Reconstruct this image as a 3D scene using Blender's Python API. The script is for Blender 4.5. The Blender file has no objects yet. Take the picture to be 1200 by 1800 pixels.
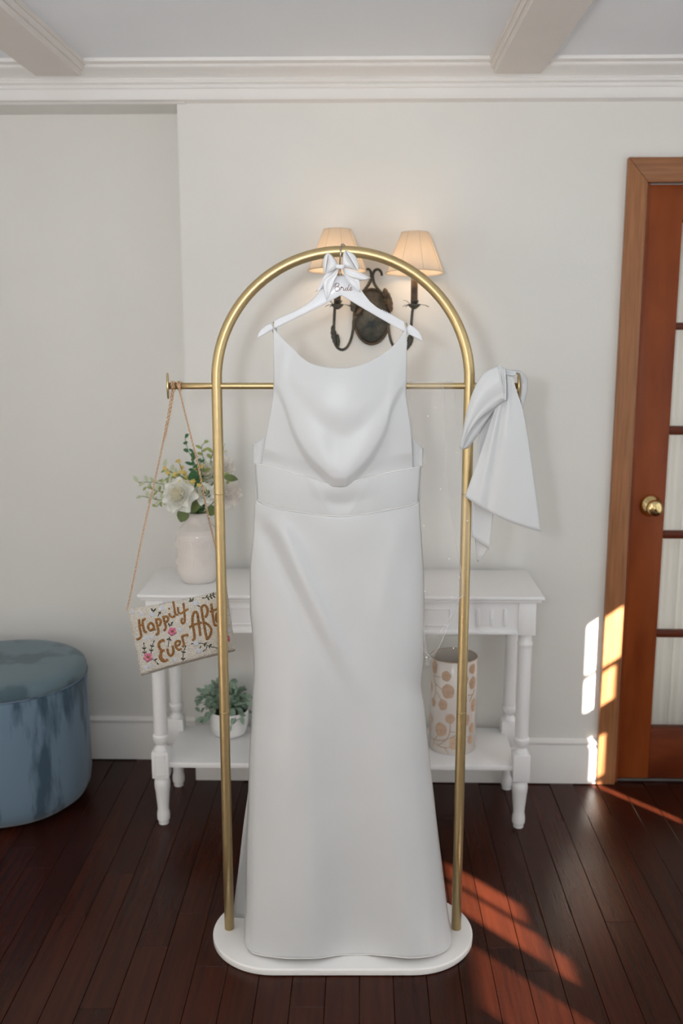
import bpy, bmesh, math, random
from mathutils import Vector, Matrix

# ------------------------------------------------------------------ camera
R = math.radians
CAMZ, PITCH, YAW, FPX = 1.6, R(10.9), R(1.2), 1750.0
CP, SP, CY_, SY_ = math.cos(PITCH), math.sin(PITCH), math.cos(YAW), math.sin(YAW)
sc = bpy.context.scene
col = sc.collection
cam = bpy.data.cameras.new('camera')
cam.sensor_fit = 'VERTICAL'; cam.sensor_height = 36.0; cam.sensor_width = 24.0
cam.lens = 36.0 * FPX / 1800.0
cam.clip_start = 0.02
cam.dof.use_dof = True; cam.dof.focus_distance = 2.36; cam.dof.aperture_fstop = 2.8
camo = bpy.data.objects.new('camera', cam); col.objects.link(camo)
camo.location = (0, 0, CAMZ); camo.rotation_euler = (math.pi/2 - PITCH, 0, YAW)
sc.camera = camo

# ------------------------------------------------------------------ daylight, sun, flash, exposure
w = bpy.data.worlds.new('daylight'); sc.world = w; w.use_nodes = True
bg = w.node_tree.nodes['Background']
bg.inputs[0].default_value = (1.0, 0.99, 0.965, 1); bg.inputs[1].default_value = 1.15
SUNDIR = Vector((-0.65, 0.75, -0.46)).normalized()
sl = bpy.data.lights.new('sun', 'SUN'); sl.energy = 62.0; sl.angle = R(0.53); sl.color = (1.0, 0.90, 0.79)
so = bpy.data.objects.new('sun', sl); col.objects.link(so)
so.rotation_euler = SUNDIR.to_track_quat('-Z', 'Y').to_euler(); so.location = (4, -4, 4)
fl = bpy.data.lights.new('camera_flash', 'SPOT'); fl.energy = 102.0; fl.color = (0.88, 0.95, 1.0)
fl.shadow_soft_size = 0.05; fl.spot_size = R(160); fl.spot_blend = 1.0
fo = bpy.data.objects.new('camera_flash', fl); col.objects.link(fo)
fo.location = (-0.2, -0.02, 1.67)
fo.rotation_euler = Vector((0.02, 1.0, 1.0)).to_track_quat('-Z', 'Y').to_euler()
vs = sc.view_settings
vs.view_transform = 'Standard'; vs.look = 'None'; vs.gamma = 1.0; vs.use_curve_mapping = False
vs.exposure = -0.2

# ------------------------------------------------------------------ measuring helpers
def G(xc, D, z):                      # right / forward / up of the photographer -> room
    return Vector((xc*CY_ - D*SY_, xc*SY_ + D*CY_, z))
def _ray(px, py):
    a = (px-600)/FPX; b = (900-py)/FPX
    return a, CP + b*SP, -SP + b*CP
def PD(px, py, D):
    a, f, u = _ray(px, py); t = D/f
    return G(a*t, D, CAMZ + u*t)
def PZ(px, py, z):
    a, f, u = _ray(px, py); t = (z-CAMZ)/u
    return G(a*t, f*t, z)
def PY(px, py, Y):
    a, f, u = _ray(px, py); t = Y/(a*SY_ + f*CY_)
    return G(a*t, f*t, CAMZ + u*t)
def DZ(py, z):                        # forward distance at which row py meets height z
    _, f, u = _ray(600, py); return f*(z-CAMZ)/u
def sm(a, b, x):
    t = min(1.0, max(0.0, (x-a)/(b-a))); return t*t*(3-2*t)
def lerp(a, b, t): return a + (b-a)*t
def gs(x, s): return math.exp(-(x/s)**2)
def hermite(tab):
    xs = [p[0] for p in tab]; ys = [p[1] for p in tab]; n = len(xs); m = []
    for i in range(n):
        if i == 0: m.append((ys[1]-ys[0])/(xs[1]-xs[0]))
        elif i == n-1: m.append((ys[-1]-ys[-2])/(xs[-1]-xs[-2]))
        else:
            d0 = (ys[i]-ys[i-1])/(xs[i]-xs[i-1]); d1 = (ys[i+1]-ys[i])/(xs[i+1]-xs[i])
            m.append(0 if d0*d1 <= 0 else 2*d0*d1/(d0+d1))
    def f(x):
        if x <= xs[0]: return ys[0]
        if x >= xs[-1]: return ys[-1]
        for i in range(n-1):
            if x <= xs[i+1]: break
        h = xs[i+1]-xs[i]; t = (x-xs[i])/h
        return ((2*t**3-3*t*t+1)*ys[i] + (t**3-2*t*t+t)*h*m[i] + (-2*t**3+3*t*t)*ys[i+1] + (t**3-t*t)*h*m[i+1])
    return f
def catmull(pts, n):
    pts = [Vector(p) for p in pts]
    k = len(pts); out = []
    L = [0.0]
    for i in range(1, k): L.append(L[-1] + max(1e-6, (pts[i]-pts[i-1]).length))
    for j in range(n+1):
        s = L[-1]*j/n; i = 0
        while i < k-2 and s > L[i+1]: i += 1
        t = (s-L[i])/(L[i+1]-L[i])
        p0 = pts[max(0, i-1)]; p1 = pts[i]; p2 = pts[i+1]; p3 = pts[min(k-1, i+2)]
        d = L[i+1]-L[i]
        m1 = (p2-p0)*(d/max(1e-6, L[i+1]-L[max(0, i-1)])); m2 = (p3-p1)*(d/max(1e-6, L[min(k-1, i+2)]-L[i]))
        out.append(p1*(2*t**3-3*t*t+1) + m1*(t**3-2*t*t+t) + p2*(-2*t**3+3*t*t) + m2*(t**3-t*t))
    return out

# ------------------------------------------------------------------ object helpers
WLOC = {}
def tag(o, label=None, cat=None, group=None, kind=None):
    if label: o['label'] = label
    if cat: o['category'] = cat
    if group: o['group'] = group
    if kind: o['kind'] = kind
    return o
def thing(name, loc, label, cat, group=None):
    o = bpy.data.objects.new(name, None); col.objects.link(o)
    o.empty_display_size = 0.05; o.location = loc; WLOC[o.name] = Vector(loc)
    return tag(o, label, cat, group)
def link(name, me, wl, parent):
    o = bpy.data.objects.new(name, me); col.objects.link(o)
    WLOC[o.name] = Vector(wl)
    if parent is not None:
        o.parent = parent; o.location = Vector(wl) - WLOC[parent.name]
    else: o.location = wl
    return o
def obj(name, geo, mat, parent=None, smooth=True, solid=0.0, sub=0, offset=0.0):
    vs_, fs = geo
    vs_ = [Vector(v) for v in vs_]
    lo = Vector([min(v[i] for v in vs_) for i in range(3)]); hi = Vector([max(v[i] for v in vs_) for i in range(3)])
    c = Vector(((lo.x+hi.x)/2, (lo.y+hi.y)/2, lo.z))
    me = bpy.data.meshes.new(name)
    me.from_pydata([v-c for v in vs_], [], fs); me.update()
    bm = bmesh.new(); bm.from_mesh(me); bmesh.ops.recalc_face_normals(bm, faces=bm.faces); bm.to_mesh(me); bm.free()
    me.materials.append(mat)
    if smooth is True:
        me.polygons.foreach_set('use_smooth', [True]*len(me.polygons))
    o = link(name, me, c, parent)
    if smooth == 'auto':
        me.polygons.foreach_set('use_smooth', [True]*len(me.polygons))
        me.set_sharp_from_angle(angle=R(35))
    if solid:
        m = o.modifiers.new('thickness', 'SOLIDIFY'); m.thickness = solid; m.offset = offset
    if sub:
        m = o.modifiers.new('smoothing', 'SUBSURF'); m.levels = sub; m.render_levels = sub
    return o
def inst(name, me, M, parent):
    o = bpy.data.objects.new(name, me); col.objects.link(o)
    WLOC[o.name] = M.to_translation()
    o.parent = parent
    o.matrix_basis = Matrix.Translation(-WLOC[parent.name]) @ M if parent else M
    return o
def merge(*geos):
    V, F = [], []
    for v, f in geos:
        b = len(V); V += list(v); F += [tuple(i+b for i in q) for q in f]
    return V, F
def box(x0, x1, y0, y1, z0, z1, bev=0.0, segs=2):
    bm = bmesh.new(); bmesh.ops.create_cube(bm, size=1)
    for v in bm.verts:
        v.co = Vector(((x0+x1)/2 + v.co.x*(x1-x0), (y0+y1)/2 + v.co.y*(y1-y0), (z0+z1)/2 + v.co.z*(z1-z0)))
    if bev: bmesh.ops.bevel(bm, geom=list(bm.edges), offset=bev, segments=segs, profile=0.5, affect='EDGES')
    return bmgeo(bm)
def bmgeo(bm):
    bm.verts.index_update()
    g = ([v.co.copy() for v in bm.verts], [tuple(v.index for v in f.verts) for f in bm.faces]); bm.free(); return g
def lathe(prof, segs=32, c=(0, 0, 0), axis='Z', cap=True):
    V, F = [], []
    for (r, h) in prof:
        for k in range(segs):
            a = 2*math.pi*k/segs
            if axis == 'Z': V.append(Vector((c[0]+r*math.cos(a), c[1]+r*math.sin(a), c[2]+h)))
            elif axis == 'Y': V.append(Vector((c[0]+r*math.cos(a), c[1]+h, c[2]+r*math.sin(a))))
            else: V.append(Vector((c[0]+h, c[1]+r*math.cos(a), c[2]+r*math.sin(a))))
    n = len(prof)
    for i in range(n-1):
        for k in range(segs):
            k2 = (k+1) % segs
            F.append((i*segs+k, i*segs+k2, (i+1)*segs+k2, (i+1)*segs+k))
    if cap:
        F.append(tuple(range(segs))); F.append(tuple((n-1)*segs+k for k in range(segs)))
    return V, F
def tube(pts, rad, segs=10, closed=False, flat=1.0, up=None):
    pts = [Vector(p) for p in pts]; n = len(pts); V, F = [], []
    rr = rad if callable(rad) else (lambda t: rad)
    T = []
    for i in range(n):
        if closed: d = pts[(i+1) % n]-pts[i-1]
        else: d = pts[min(n-1, i+1)]-pts[max(0, i-1)]
        T.append(d.normalized() if d.length > 1e-9 else Vector((0, 0, 1)))
    nrm = Vector(up) if up else (Vector((0, 1, 0)) if abs(T[0].y) < 0.9 else Vector((1, 0, 0)))
    for i in range(n):
        if up: nrm = Vector(up)
        nrm = (nrm - T[i]*nrm.dot(T[i])); nrm = nrm.normalized() if nrm.length > 1e-6 else T[i].orthogonal().normalized()
        b = T[i].cross(nrm); r = rr(i/max(1, n-1))
        for k in range(segs):
            a = 2*math.pi*k/segs
            V.append(pts[i] + nrm*(r*flat*math.cos(a)) + b*(r*math.sin(a)))
    m = n if closed else n-1
    for i in range(m):
        j = (i+1) % n
        for k in range(segs):
            k2 = (k+1) % segs
            F.append((i*segs+k, i*segs+k2, j*segs+k2, j*segs+k))
    if not closed:
        F.append(tuple(range(segs))); F.append(tuple((n-1)*segs+k for k in range(segs)))
    return V, F
def grid(fn, nu, nv, wrap=False):
    V = [Vector(fn(i/nu, j/nv)) for i in range(nu if wrap else nu+1) for j in range(nv+1)]
    F = []
    m = nv+1; N = nu if wrap else nu+1
    for i in range(nu):
        i2 = (i+1) % N
        for j in range(nv):
            F.append((i*m+j, i2*m+j, i2*m+j+1, i*m+j+1))
    return V, F
def prism(poly, d0, d1, fn):
    """outline (list of 2D points) given thickness between d0 and d1, mapped by fn(x,y,d)"""
    n = len(poly)
    V = [fn(x, y, d0) for x, y in poly] + [fn(x, y, d1) for x, y in poly]
    F = [tuple(range(n)), tuple(range(2*n-1, n-1, -1))]
    for i in range(n):
        j = (i+1) % n; F.append((i, j, n+j, n+i))
    return V, F
def bev(geo, w_, segs=2, ang=30):
    bm = bmesh.new(); vv = [bm.verts.new(v) for v in geo[0]]
    for f in geo[1]:
        try: bm.faces.new([vv[i] for i in f])
        except ValueError: pass
    bmesh.ops.recalc_face_normals(bm, faces=bm.faces)
    ed = [e for e in bm.edges if len(e.link_faces) == 2 and e.calc_face_angle(0) > R(ang)]
    bmesh.ops.bevel(bm, geom=ed, offset=w_, segments=segs, profile=0.5, affect='EDGES')
    return bmgeo(bm)
def patch(A, B, nu, nv, dep, bow=None):
    a = catmull([(x, y, 0) for x, y in A], nu); b = catmull([(x, y, 0) for x, y in B], nu)
    def fn(u, v):
        i = int(round(u*nu)); p = a[i].lerp(b[i], v)
        x, y = p.x, p.y
        if bow: dx, dy = bow(u, v); x += dx; y += dy
        return PD(x, y, dep(u, v))
    return grid(fn, nu, nv)

# ------------------------------------------------------------------ materials
def srgb(r, g, b):
    f = lambda c: (c/12.92 if c <= 0.04045 else ((c+0.055)/1.055)**2.4)
    return (f(r/255), f(g/255), f(b/255), 1.0)
def mat(name, c, rough=0.5, metal=0.0, c2=None, nscale=8.0, nstretch=(1, 1, 1), bump=0.0, bscale=60.0, bstretch=(1, 1, 1), spec=0.5, coat=0.0, coatr=0.1, sheen=0.0, trans=0.0, randv=0.0, lo=0.35, hi=0.65, aniso=0.0, ior=1.45, detail=4.0):
    m = bpy.data.materials.new(name); m.use_nodes = True
    nt = m.node_tree; N = nt.nodes; Lk = nt.links; p = N['Principled BSDF']
    p.inputs['Roughness'].default_value = rough; p.inputs['Metallic'].default_value = metal
    p.inputs['Specular IOR Level'].default_value = spec; p.inputs['Coat Weight'].default_value = coat
    p.inputs['Coat Roughness'].default_value = coatr; p.inputs['Sheen Weight'].default_value = sheen
    p.inputs['IOR'].default_value = ior
    p.inputs['Base Color'].default_value = c
    tc = N.new('ShaderNodeTexCoord')
    if c2 is not None:
        mp = N.new('ShaderNodeMapping'); mp.inputs['Scale'].default_value = nstretch
        Lk.new(tc.outputs['Object'], mp.inputs['Vector'])
        nz = N.new('ShaderNodeTexNoise'); nz.inputs['Scale'].default_value = nscale; nz.inputs['Detail'].default_value = detail
        if randv:
            oi = N.new('ShaderNodeObjectInfo'); ad = N.new('ShaderNodeVectorMath'); ad.operation = 'MULTIPLY_ADD'
            cx = N.new('ShaderNodeCombineXYZ')
            for k in range(3): Lk.new(oi.outputs['Random'], cx.inputs[k])
            ad.inputs[1].default_value = (17, 31, 23)
            Lk.new(cx.outputs[0], ad.inputs[0]); Lk.new(mp.outputs[0], ad.inputs[2]); Lk.new(ad.outputs[0], nz.inputs['Vector'])
        else: Lk.new(mp.outputs[0], nz.inputs['Vector'])
        rp = N.new('ShaderNodeValToRGB'); rp.color_ramp.elements[0].position = lo; rp.color_ramp.elements[1].position = hi
        rp.color_ramp.elements[0].color = c; rp.color_ramp.elements[1].color = c2
        Lk.new(nz.outputs['Fac'], rp.inputs['Fac'])
        outc = rp.outputs['Color']
        if randv:
            hs = N.new('ShaderNodeHueSaturation'); mr = N.new('ShaderNodeMapRange')
            mr.inputs['To Min'].default_value = 1-randv; mr.inputs['To Max'].default_value = 1+randv
            Lk.new(oi.outputs['Random'], mr.inputs['Value']); Lk.new(mr.outputs[0], hs.inputs['Value']); Lk.new(outc, hs.inputs['Color']); outc = hs.outputs['Color']
        Lk.new(outc, p.inputs['Base Color'])
    if bump:
        mp2 = N.new('ShaderNodeMapping'); mp2.inputs['Scale'].default_value = bstretch
        Lk.new(tc.outputs['Object'], mp2.inputs['Vector'])
        nb = N.new('ShaderNodeTexNoise'); nb.inputs['Scale'].default_value = bscale; nb.inputs['Detail'].default_value = 3
        Lk.new(mp2.outputs[0], nb.inputs['Vector'])
        bp = N.new('ShaderNodeBump'); bp.inputs['Strength'].default_value = bump; bp.inputs['Distance'].default_value = 0.01
        Lk.new(nb.outputs['Fac'], bp.inputs['Height']); Lk.new(bp.outputs[0], p.inputs['Normal'])
    if trans:
        tr = N.new('ShaderNodeBsdfTranslucent'); tr.inputs['Color'].default_value = c
        mx = N.new('ShaderNodeMixShader'); mx.inputs[0].default_value = trans
        Lk.new(p.outputs[0], mx.inputs[1]); Lk.new(tr.outputs[0], mx.inputs[2]); Lk.new(mx.outputs[0], N['Material Output'].inputs['Surface'])
    return m
def sheer(name, c, op, rough=0.9):
    m = bpy.data.materials.new(name); m.use_nodes = True
    nt = m.node_tree; N = nt.nodes; Lk = nt.links; N.remove(N['Principled BSDF'])
    t = N.new('ShaderNodeBsdfTransparent'); d = N.new('ShaderNodeBsdfDiffuse'); d.inputs['Color'].default_value = c
    l = N.new('ShaderNodeBsdfTranslucent'); l.inputs['Color'].default_value = c
    m1 = N.new('ShaderNodeMixShader'); m1.inputs[0].default_value = 0.4; Lk.new(d.outputs[0], m1.inputs[1]); Lk.new(l.outputs[0], m1.inputs[2])
    lw = N.new('ShaderNodeTexNoise'); lw.inputs['Scale'].default_value = 900; tc = N.new('ShaderNodeTexCoord'); Lk.new(tc.outputs['Object'], lw.inputs['Vector'])
    mr = N.new('ShaderNodeMapRange'); mr.inputs['To Min'].default_value = op*0.6; mr.inputs['To Max'].default_value = op*1.4; Lk.new(lw.outputs['Fac'], mr.inputs['Value'])
    mx = N.new('ShaderNodeMixShader'); Lk.new(mr.outputs[0], mx.inputs[0]); Lk.new(t.outputs[0], mx.inputs[1]); Lk.new(m1.outputs[0], mx.inputs[2])
    Lk.new(mx.outputs[0], N['Material Output'].inputs['Surface']); return m
def glassy(name, tint, gl):
    m = bpy.data.materials.new(name); m.use_nodes = True
    nt = m.node_tree; N = nt.nodes; Lk = nt.links; N.remove(N['Principled BSDF'])
    t = N.new('ShaderNodeBsdfTransparent'); t.inputs['Color'].default_value = tint
    g = N.new('ShaderNodeBsdfGlossy'); g.inputs['Roughness'].default_value = 0.04
    fr = N.new('ShaderNodeFresnel'); fr.inputs['IOR'].default_value = gl
    mx = N.new('ShaderNodeMixShader'); Lk.new(fr.outputs[0], mx.inputs[0]); Lk.new(t.outputs[0], mx.inputs[1]); Lk.new(g.outputs[0], mx.inputs[2])
    Lk.new(mx.outputs[0], N['Material Output'].inputs['Surface']); return m

M = {}
M['wall'] = mat('wall_paint', srgb(233, 232, 227), 0.75, c2=srgb(236, 235, 230), nscale=3, bump=0.05, bscale=140)
M['ceil'] = mat('ceiling_paint', srgb(243, 247, 252), 0.85, c2=srgb(245, 249, 253), nscale=2, bump=0.04, bscale=90)
M['trim'] = mat('trim_paint', srgb(241, 239, 236), 0.5, c2=srgb(243, 241, 238), nscale=5, bump=0.03, bscale=60)
M['beam'] = mat('beam_paint', srgb(226, 220, 214), 0.55, c2=srgb(229, 223, 217), nscale=5, bump=0.03, bscale=60)
M['plank'] = mat('mahogany_plank', (0.020, 0.0047, 0.0026, 1), 0.27, c2=(0.066, 0.0140, 0.0055, 1), nscale=9, nstretch=(7, 0.35, 1), randv=0.25, bump=0.09, bscale=30, bstretch=(12, 0.6, 1), spec=0.24, coat=0.0, coatr=0.22, lo=0.1, hi=0.95)
M['under'] = mat('floor_joint', (0.010, 0.005, 0.004, 1), 0.7, c2=(0.014, 0.007, 0.005, 1))
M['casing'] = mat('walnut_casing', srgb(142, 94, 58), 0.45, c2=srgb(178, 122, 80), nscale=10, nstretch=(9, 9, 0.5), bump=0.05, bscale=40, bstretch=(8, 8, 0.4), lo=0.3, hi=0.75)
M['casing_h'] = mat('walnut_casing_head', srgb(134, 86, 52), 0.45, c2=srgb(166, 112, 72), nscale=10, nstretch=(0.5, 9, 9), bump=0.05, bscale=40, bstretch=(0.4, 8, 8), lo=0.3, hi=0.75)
M['door'] = mat('mahogany_door', srgb(118, 52, 20), 0.36, c2=srgb(156, 80, 36), nscale=5, nstretch=(3, 3, 0.6), bump=0.03, bscale=40, bstretch=(8, 8, 0.5), spec=0.3, lo=0.25, hi=0.8)
M['doordark'] = mat('mahogany_rail', srgb(92, 40, 20), 0.36, c2=srgb(122, 58, 30), nscale=5, nstretch=(0.6, 3, 3), spec=0.3)
M['glass'] = glassy('door_glass', (0.96, 0.97, 0.97, 1), 1.25)
M['curtain'] = mat('white_sheer_curtain', srgb(246, 243, 238), 0.9, c2=srgb(238, 236, 232), nscale=12, nstretch=(8, 1, 0.2), bump=0.05, bscale=400, trans=0.58)
M['gold'] = mat('brushed_gold', (0.60, 0.46, 0.235, 1), 0.38, 0.85, c2=(0.64, 0.49, 0.255, 1), nscale=60, bump=0.02, bscale=300)
M['whitelac'] = mat('white_lacquer', srgb(246, 245, 243), 0.16, c2=srgb(248, 247, 245), nscale=3, coat=0.4, coatr=0.08)
M['satin'] = mat('ivory_satin', srgb(211, 213, 214), 0.36, c2=srgb(214, 216, 217), nscale=6, bump=0.06, bscale=14, bstretch=(1, 1, 0.6), spec=0.4, sheen=0.12)
M['satinbow'] = mat('white_satin_ribbon', srgb(240, 241, 243), 0.24, c2=srgb(243, 244, 246), nscale=12, bump=0.25, bscale=38, spec=0.6)
M['seam'] = mat('satin_piping', srgb(244, 243, 240), 0.45, c2=srgb(240, 239, 236), nscale=50)
M['loop'] = mat('clear_hanger_loop', srgb(226, 220, 205), 0.3, c2=srgb(216, 210, 196), trans=0.4)
M['hanger'] = mat('white_painted_wood', srgb(228, 230, 234), 0.35, c2=srgb(231, 233, 237), nscale=10, coat=0.2)
M['letter'] = mat('rose_gold_lettering', srgb(120, 78, 68), 0.4, 0.3, c2=srgb(132, 88, 76), nscale=60)
M['steel'] = mat('satin_nickel', (0.55, 0.48, 0.42, 1), 0.25, 1.0, c2=(0.6, 0.53, 0.46, 1), nscale=40)
M['veil'] = sheer('sheer_tulle', (0.9, 0.9, 0.9, 1), 0.15)
M['veiledge'] = sheer('tulle_edge', (0.95, 0.95, 0.95, 1), 0.40)
M['pearl'] = mat('pearl', srgb(246, 244, 240), 0.12, c2=srgb(240, 236, 230), nscale=30, coat=0.5)
M['table'] = mat('white_table_paint', srgb(247, 247, 247), 0.38, c2=srgb(249, 249, 249), nscale=5, bump=0.02, bscale=80)
M['vase'] = mat('glazed_white_ceramic', srgb(228, 220, 213), 0.22, c2=srgb(232, 226, 220), nscale=10, coat=0.5, coatr=0.06)
M['vaserel'] = mat('bisque_relief', srgb(226, 213, 207), 0.5, c2=srgb(231, 221, 215), nscale=30)
M['rose'] = mat('cream_petal', srgb(252, 252, 247), 0.6, c2=srgb(249, 248, 238), nscale=25, trans=0.25)
M['rosein'] = mat('cream_inner_petal', srgb(248, 243, 220), 0.6, c2=srgb(250, 247, 232), nscale=25, trans=0.25)
M['rosep'] = mat('blush_petal', srgb(250, 247, 242), 0.6, c2=srgb(248, 242, 234), nscale=25, trans=0.25)
M['yellow'] = mat('yellow_blossom', srgb(240, 214, 106), 0.7, c2=srgb(246, 228, 150), nscale=60, trans=0.2)
M['leafg'] = mat('deep_green_leaf', srgb(84, 100, 52), 0.45, c2=srgb(108, 122, 66), nscale=30)
M['leafe'] = mat('emerald_leaf', srgb(46, 92, 58), 0.45, c2=srgb(74, 124, 76), nscale=40)
M['leafl'] = mat('lime_leaf', srgb(150, 166, 92), 0.5, c2=srgb(172, 182, 110), nscale=40, trans=0.2)
M['leafp'] = mat('pale_filler_leaf', srgb(194, 204, 168), 0.6, c2=srgb(214, 220, 192), nscale=40, trans=0.2)
M['stem'] = mat('green_stem', srgb(92, 112, 66), 0.5, c2=srgb(112, 130, 80), nscale=50)
M['sage'] = mat('sage_leaf', srgb(112, 138, 118), 0.55, c2=srgb(164, 186, 166), nscale=22, randv=0.28)
M['soil'] = mat('dark_potting_moss', srgb(40, 42, 34), 0.9, c2=srgb(58, 58, 44), nscale=80, bump=0.4)
M['pot'] = mat('white_pot', srgb(244, 243, 242), 0.45, c2=srgb(246, 245, 244), nscale=8, bump=0.05, bscale=90)
M['capiz'] = mat('capiz_shell', srgb(240, 233, 226), 0.25, c2=srgb(249, 241, 232), nscale=9, coat=0.4, coatr=0.12, bump=0.12, bscale=18)
M['capin'] = mat('capiz_inside', srgb(232, 224, 212), 0.5, c2=srgb(238, 230, 220), nscale=9)
M['peach'] = mat('peach_bloom', srgb(206, 172, 142), 0.35, c2=srgb(226, 198, 174), nscale=70, lo=0.3, hi=0.7, coat=0.3)
M['peachst'] = mat('tan_stem_print', srgb(196, 164, 132), 0.4, c2=srgb(206, 176, 146), nscale=60)
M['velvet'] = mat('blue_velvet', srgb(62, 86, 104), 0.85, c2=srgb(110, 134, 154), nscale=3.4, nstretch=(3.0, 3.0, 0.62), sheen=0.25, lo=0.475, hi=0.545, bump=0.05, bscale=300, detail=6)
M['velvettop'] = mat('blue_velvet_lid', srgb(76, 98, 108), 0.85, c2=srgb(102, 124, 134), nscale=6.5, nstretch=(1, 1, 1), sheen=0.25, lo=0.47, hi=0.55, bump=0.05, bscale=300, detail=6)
M['iron'] = mat('verdigris_iron', srgb(52, 57, 56), 0.5, 0.4, c2=srgb(104, 98, 86), nscale=22, bump=0.35, bscale=90)
M['iron2'] = mat('brown_rubbed_iron', srgb(70, 62, 54), 0.5, 0.5, c2=srgb(120, 100, 80), nscale=30, bump=0.3, bscale=90)
M['shade'] = mat('cream_lamp_shade', srgb(244, 236, 224), 0.85, c2=srgb(240, 231, 217), nscale=80, nstretch=(1, 1, 0.2), trans=0.45)
M['shadetrim'] = mat('shade_binding', srgb(214, 198, 178), 0.8, c2=srgb(206, 190, 170), nscale=80)
M['brass'] = mat('polished_brass', (0.80, 0.62, 0.30, 1), 0.09, 1.0, c2=(0.78, 0.60, 0.29, 1), nscale=20)
M['bead'] = mat('ivory_beadwork', srgb(216, 208, 194), 0.45, c2=srgb(248, 243, 233), nscale=520, bump=0.8, bscale=420, detail=1.0, lo=0.4, hi=0.6)
M['copper'] = mat('copper_seed_beads', srgb(138, 90, 48), 0.35, 0.35, c2=srgb(204, 152, 92), nscale=480, bump=0.8, bscale=420, detail=1.0)
M['olive'] = mat('olive_embroidery', srgb(50, 54, 42), 0.6, c2=srgb(70, 74, 56), nscale=300)
M['pink'] = mat('pink_beads', srgb(206, 98, 132), 0.45, c2=srgb(236, 158, 182), nscale=220, bump=0.5, bscale=400)
M['blueb'] = mat('pale_blue_beads', srgb(210, 216, 226), 0.4, c2=srgb(238, 242, 248), nscale=220, bump=0.5, bscale=400)
M['rosegold'] = mat('rose_gold_chain', (0.82, 0.58, 0.38, 1), 0.28, 1.0, c2=(0.86, 0.64, 0.44, 1), nscale=200)
M['sill'] = mat('threshold_metal', srgb(96, 92, 90), 0.4, 0.6, c2=srgb(110, 106, 102), nscale=20)

# ------------------------------------------------------------------ the room
YW, YA, ZC = 3.29, 3.455, 2.365          # front wall plane, alcove wall plane, ceiling height
XL, XR, YR = -2.3, 2.1, -2.5
XC = -0.584                              # edge of the alcove
def struct(name, geo, m, parent=None, smooth=False, label=None):
    o = obj(name, geo, m, parent, smooth)
    if parent is None: o['kind'] = 'structure'
    if label: o['label'] = label
    return o
zs = PY(1120, 320, YW-0.02).z            # underside of head casing
XD0, XD1 = 0.900, 1.660                  # door opening
struct('wall_back', merge(box(XC, XD0, YW, YA+0.1, 0, ZC), box(XD1, XR+0.05, YW, YA+0.1, 0, ZC), box(XD0, XD1, YW, YA+0.1, zs, ZC)), M['wall'],
       label='off-white painted wall behind the console table')
struct('wall_alcove', box(XL, XC, YA, YA+0.1, 0, ZC), M['wall'], label='recessed off-white wall behind the blue ottoman')
zh = PY(200, 182, YW).z
struct('wall_header', box(XL, XC, YW, YA, zh, ZC), M['wall'], label='off-white header over the recessed wall')
struct('wall_left', merge(box(XL-0.1, XL, YR, -1.8, 0, ZC), box(XL-0.1, XL, 1.9, YA+0.1, 0, ZC), box(XL-0.1, XL, -1.8, 1.9, 0, 0.25), box(XL-0.1, XL, -1.8, 1.9, 2.15, ZC)), M['wall'], label='off-white side wall with a wide opening added for fill light')  # unseen opening added to let fill light reach the alcove
struct('ceiling', box(XL-0.1, XR+0.1, YR-0.1, YA+0.1, ZC, ZC+0.1), M['ceil'], label='flat white ceiling between the beams')
# wall at the photographer's back with three tall windows
gg = []
wins = [(-1.9, -0.75), (-0.55, 0.6), (0.8, 1.9)]
xs = [XL] + [v for q in wins for v in q] + [XR]
for k in range(0, len(xs), 2): gg.append(box(xs[k], xs[k+1], YR-0.1, YR, 0, ZC))
for a, b in wins: gg += [box(a, b, YR-0.1, YR, 0, 0.25), box(a, b, YR-0.1, YR, 2.2, ZC)]
struct('wall_rear', merge(*gg), M['wall'], label='off-white wall with three tall windows')
# right wall pierced where the sun comes in past the curtain edges, plus a row of added dimming slits
holes = [(0.392, 0.507, 1.15, 1.302), (0.532, 0.617, 1.17, 1.302), (0.382, 0.482, 1.11, 1.138),
         (1.765, 1.846, 1.194, 1.311), (1.765, 1.868, 1.334, 1.509), (1.782, 1.82, 0.929, 1.079), (1.77, 1.81, 0.75, 0.905)]
holes += [(0.02+0.02*k, 0.02+0.02*k+0.0085, 1.08, 1.28) for k in range(12)]  # made-up slits, closely spaced to halve the sun in the lower floor patch
CW = (-0.9, 2.5, 0.2, 2.15)               # curtained window in the right wall
ys = sorted(set([YR, YA+0.1, CW[0], CW[1]] + [v for h in holes for v in h[:2]]))
zs_ = sorted(set([0, ZC, CW[2], CW[3]] + [v for h in holes for v in h[2:]]))
gg = {0: [], 1: []}
for i in range(len(ys)-1):
    run = None
    for j in range(len(zs_)-1):
        cy, cz = (ys[i]+ys[i+1])/2, (zs_[j]+zs_[j+1])/2
        if any(h[0] < cy < h[1] and h[2] < cz < h[3] for h in holes): kind = -1
        else: kind = 1 if (CW[0] < cy < CW[1] and CW[2] < cz < CW[3]) else 0
        if run and run[2] == kind: run = (run[0], zs_[j+1], kind)
        else:
            if run: gg[run[2]].append(box(XR, XR+0.012, ys[i], ys[i+1], run[0], run[1]) if run[2] == 0 else ([Vector((XR, ys[i], run[0])), Vector((XR, ys[i+1], run[0])), Vector((XR, ys[i+1], run[1])), Vector((XR, ys[i], run[1]))], [(0, 1, 2, 3)]))
            run = (zs_[j], zs_[j+1], kind) if kind >= 0 else None
    if run: gg[run[2]].append(box(XR, XR+0.012, ys[i], ys[i+1], run[0], run[1]))
struct('wall_right', merge(*gg[0]), M['wall'], label='off-white side wall with a curtained window')
M['blind'] = mat('drawn_linen_curtain', (0.172, 0.193, 0.222, 1), 0.9, c2=(0.180, 0.201, 0.230, 1), nscale=40, trans=0.5)
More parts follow.
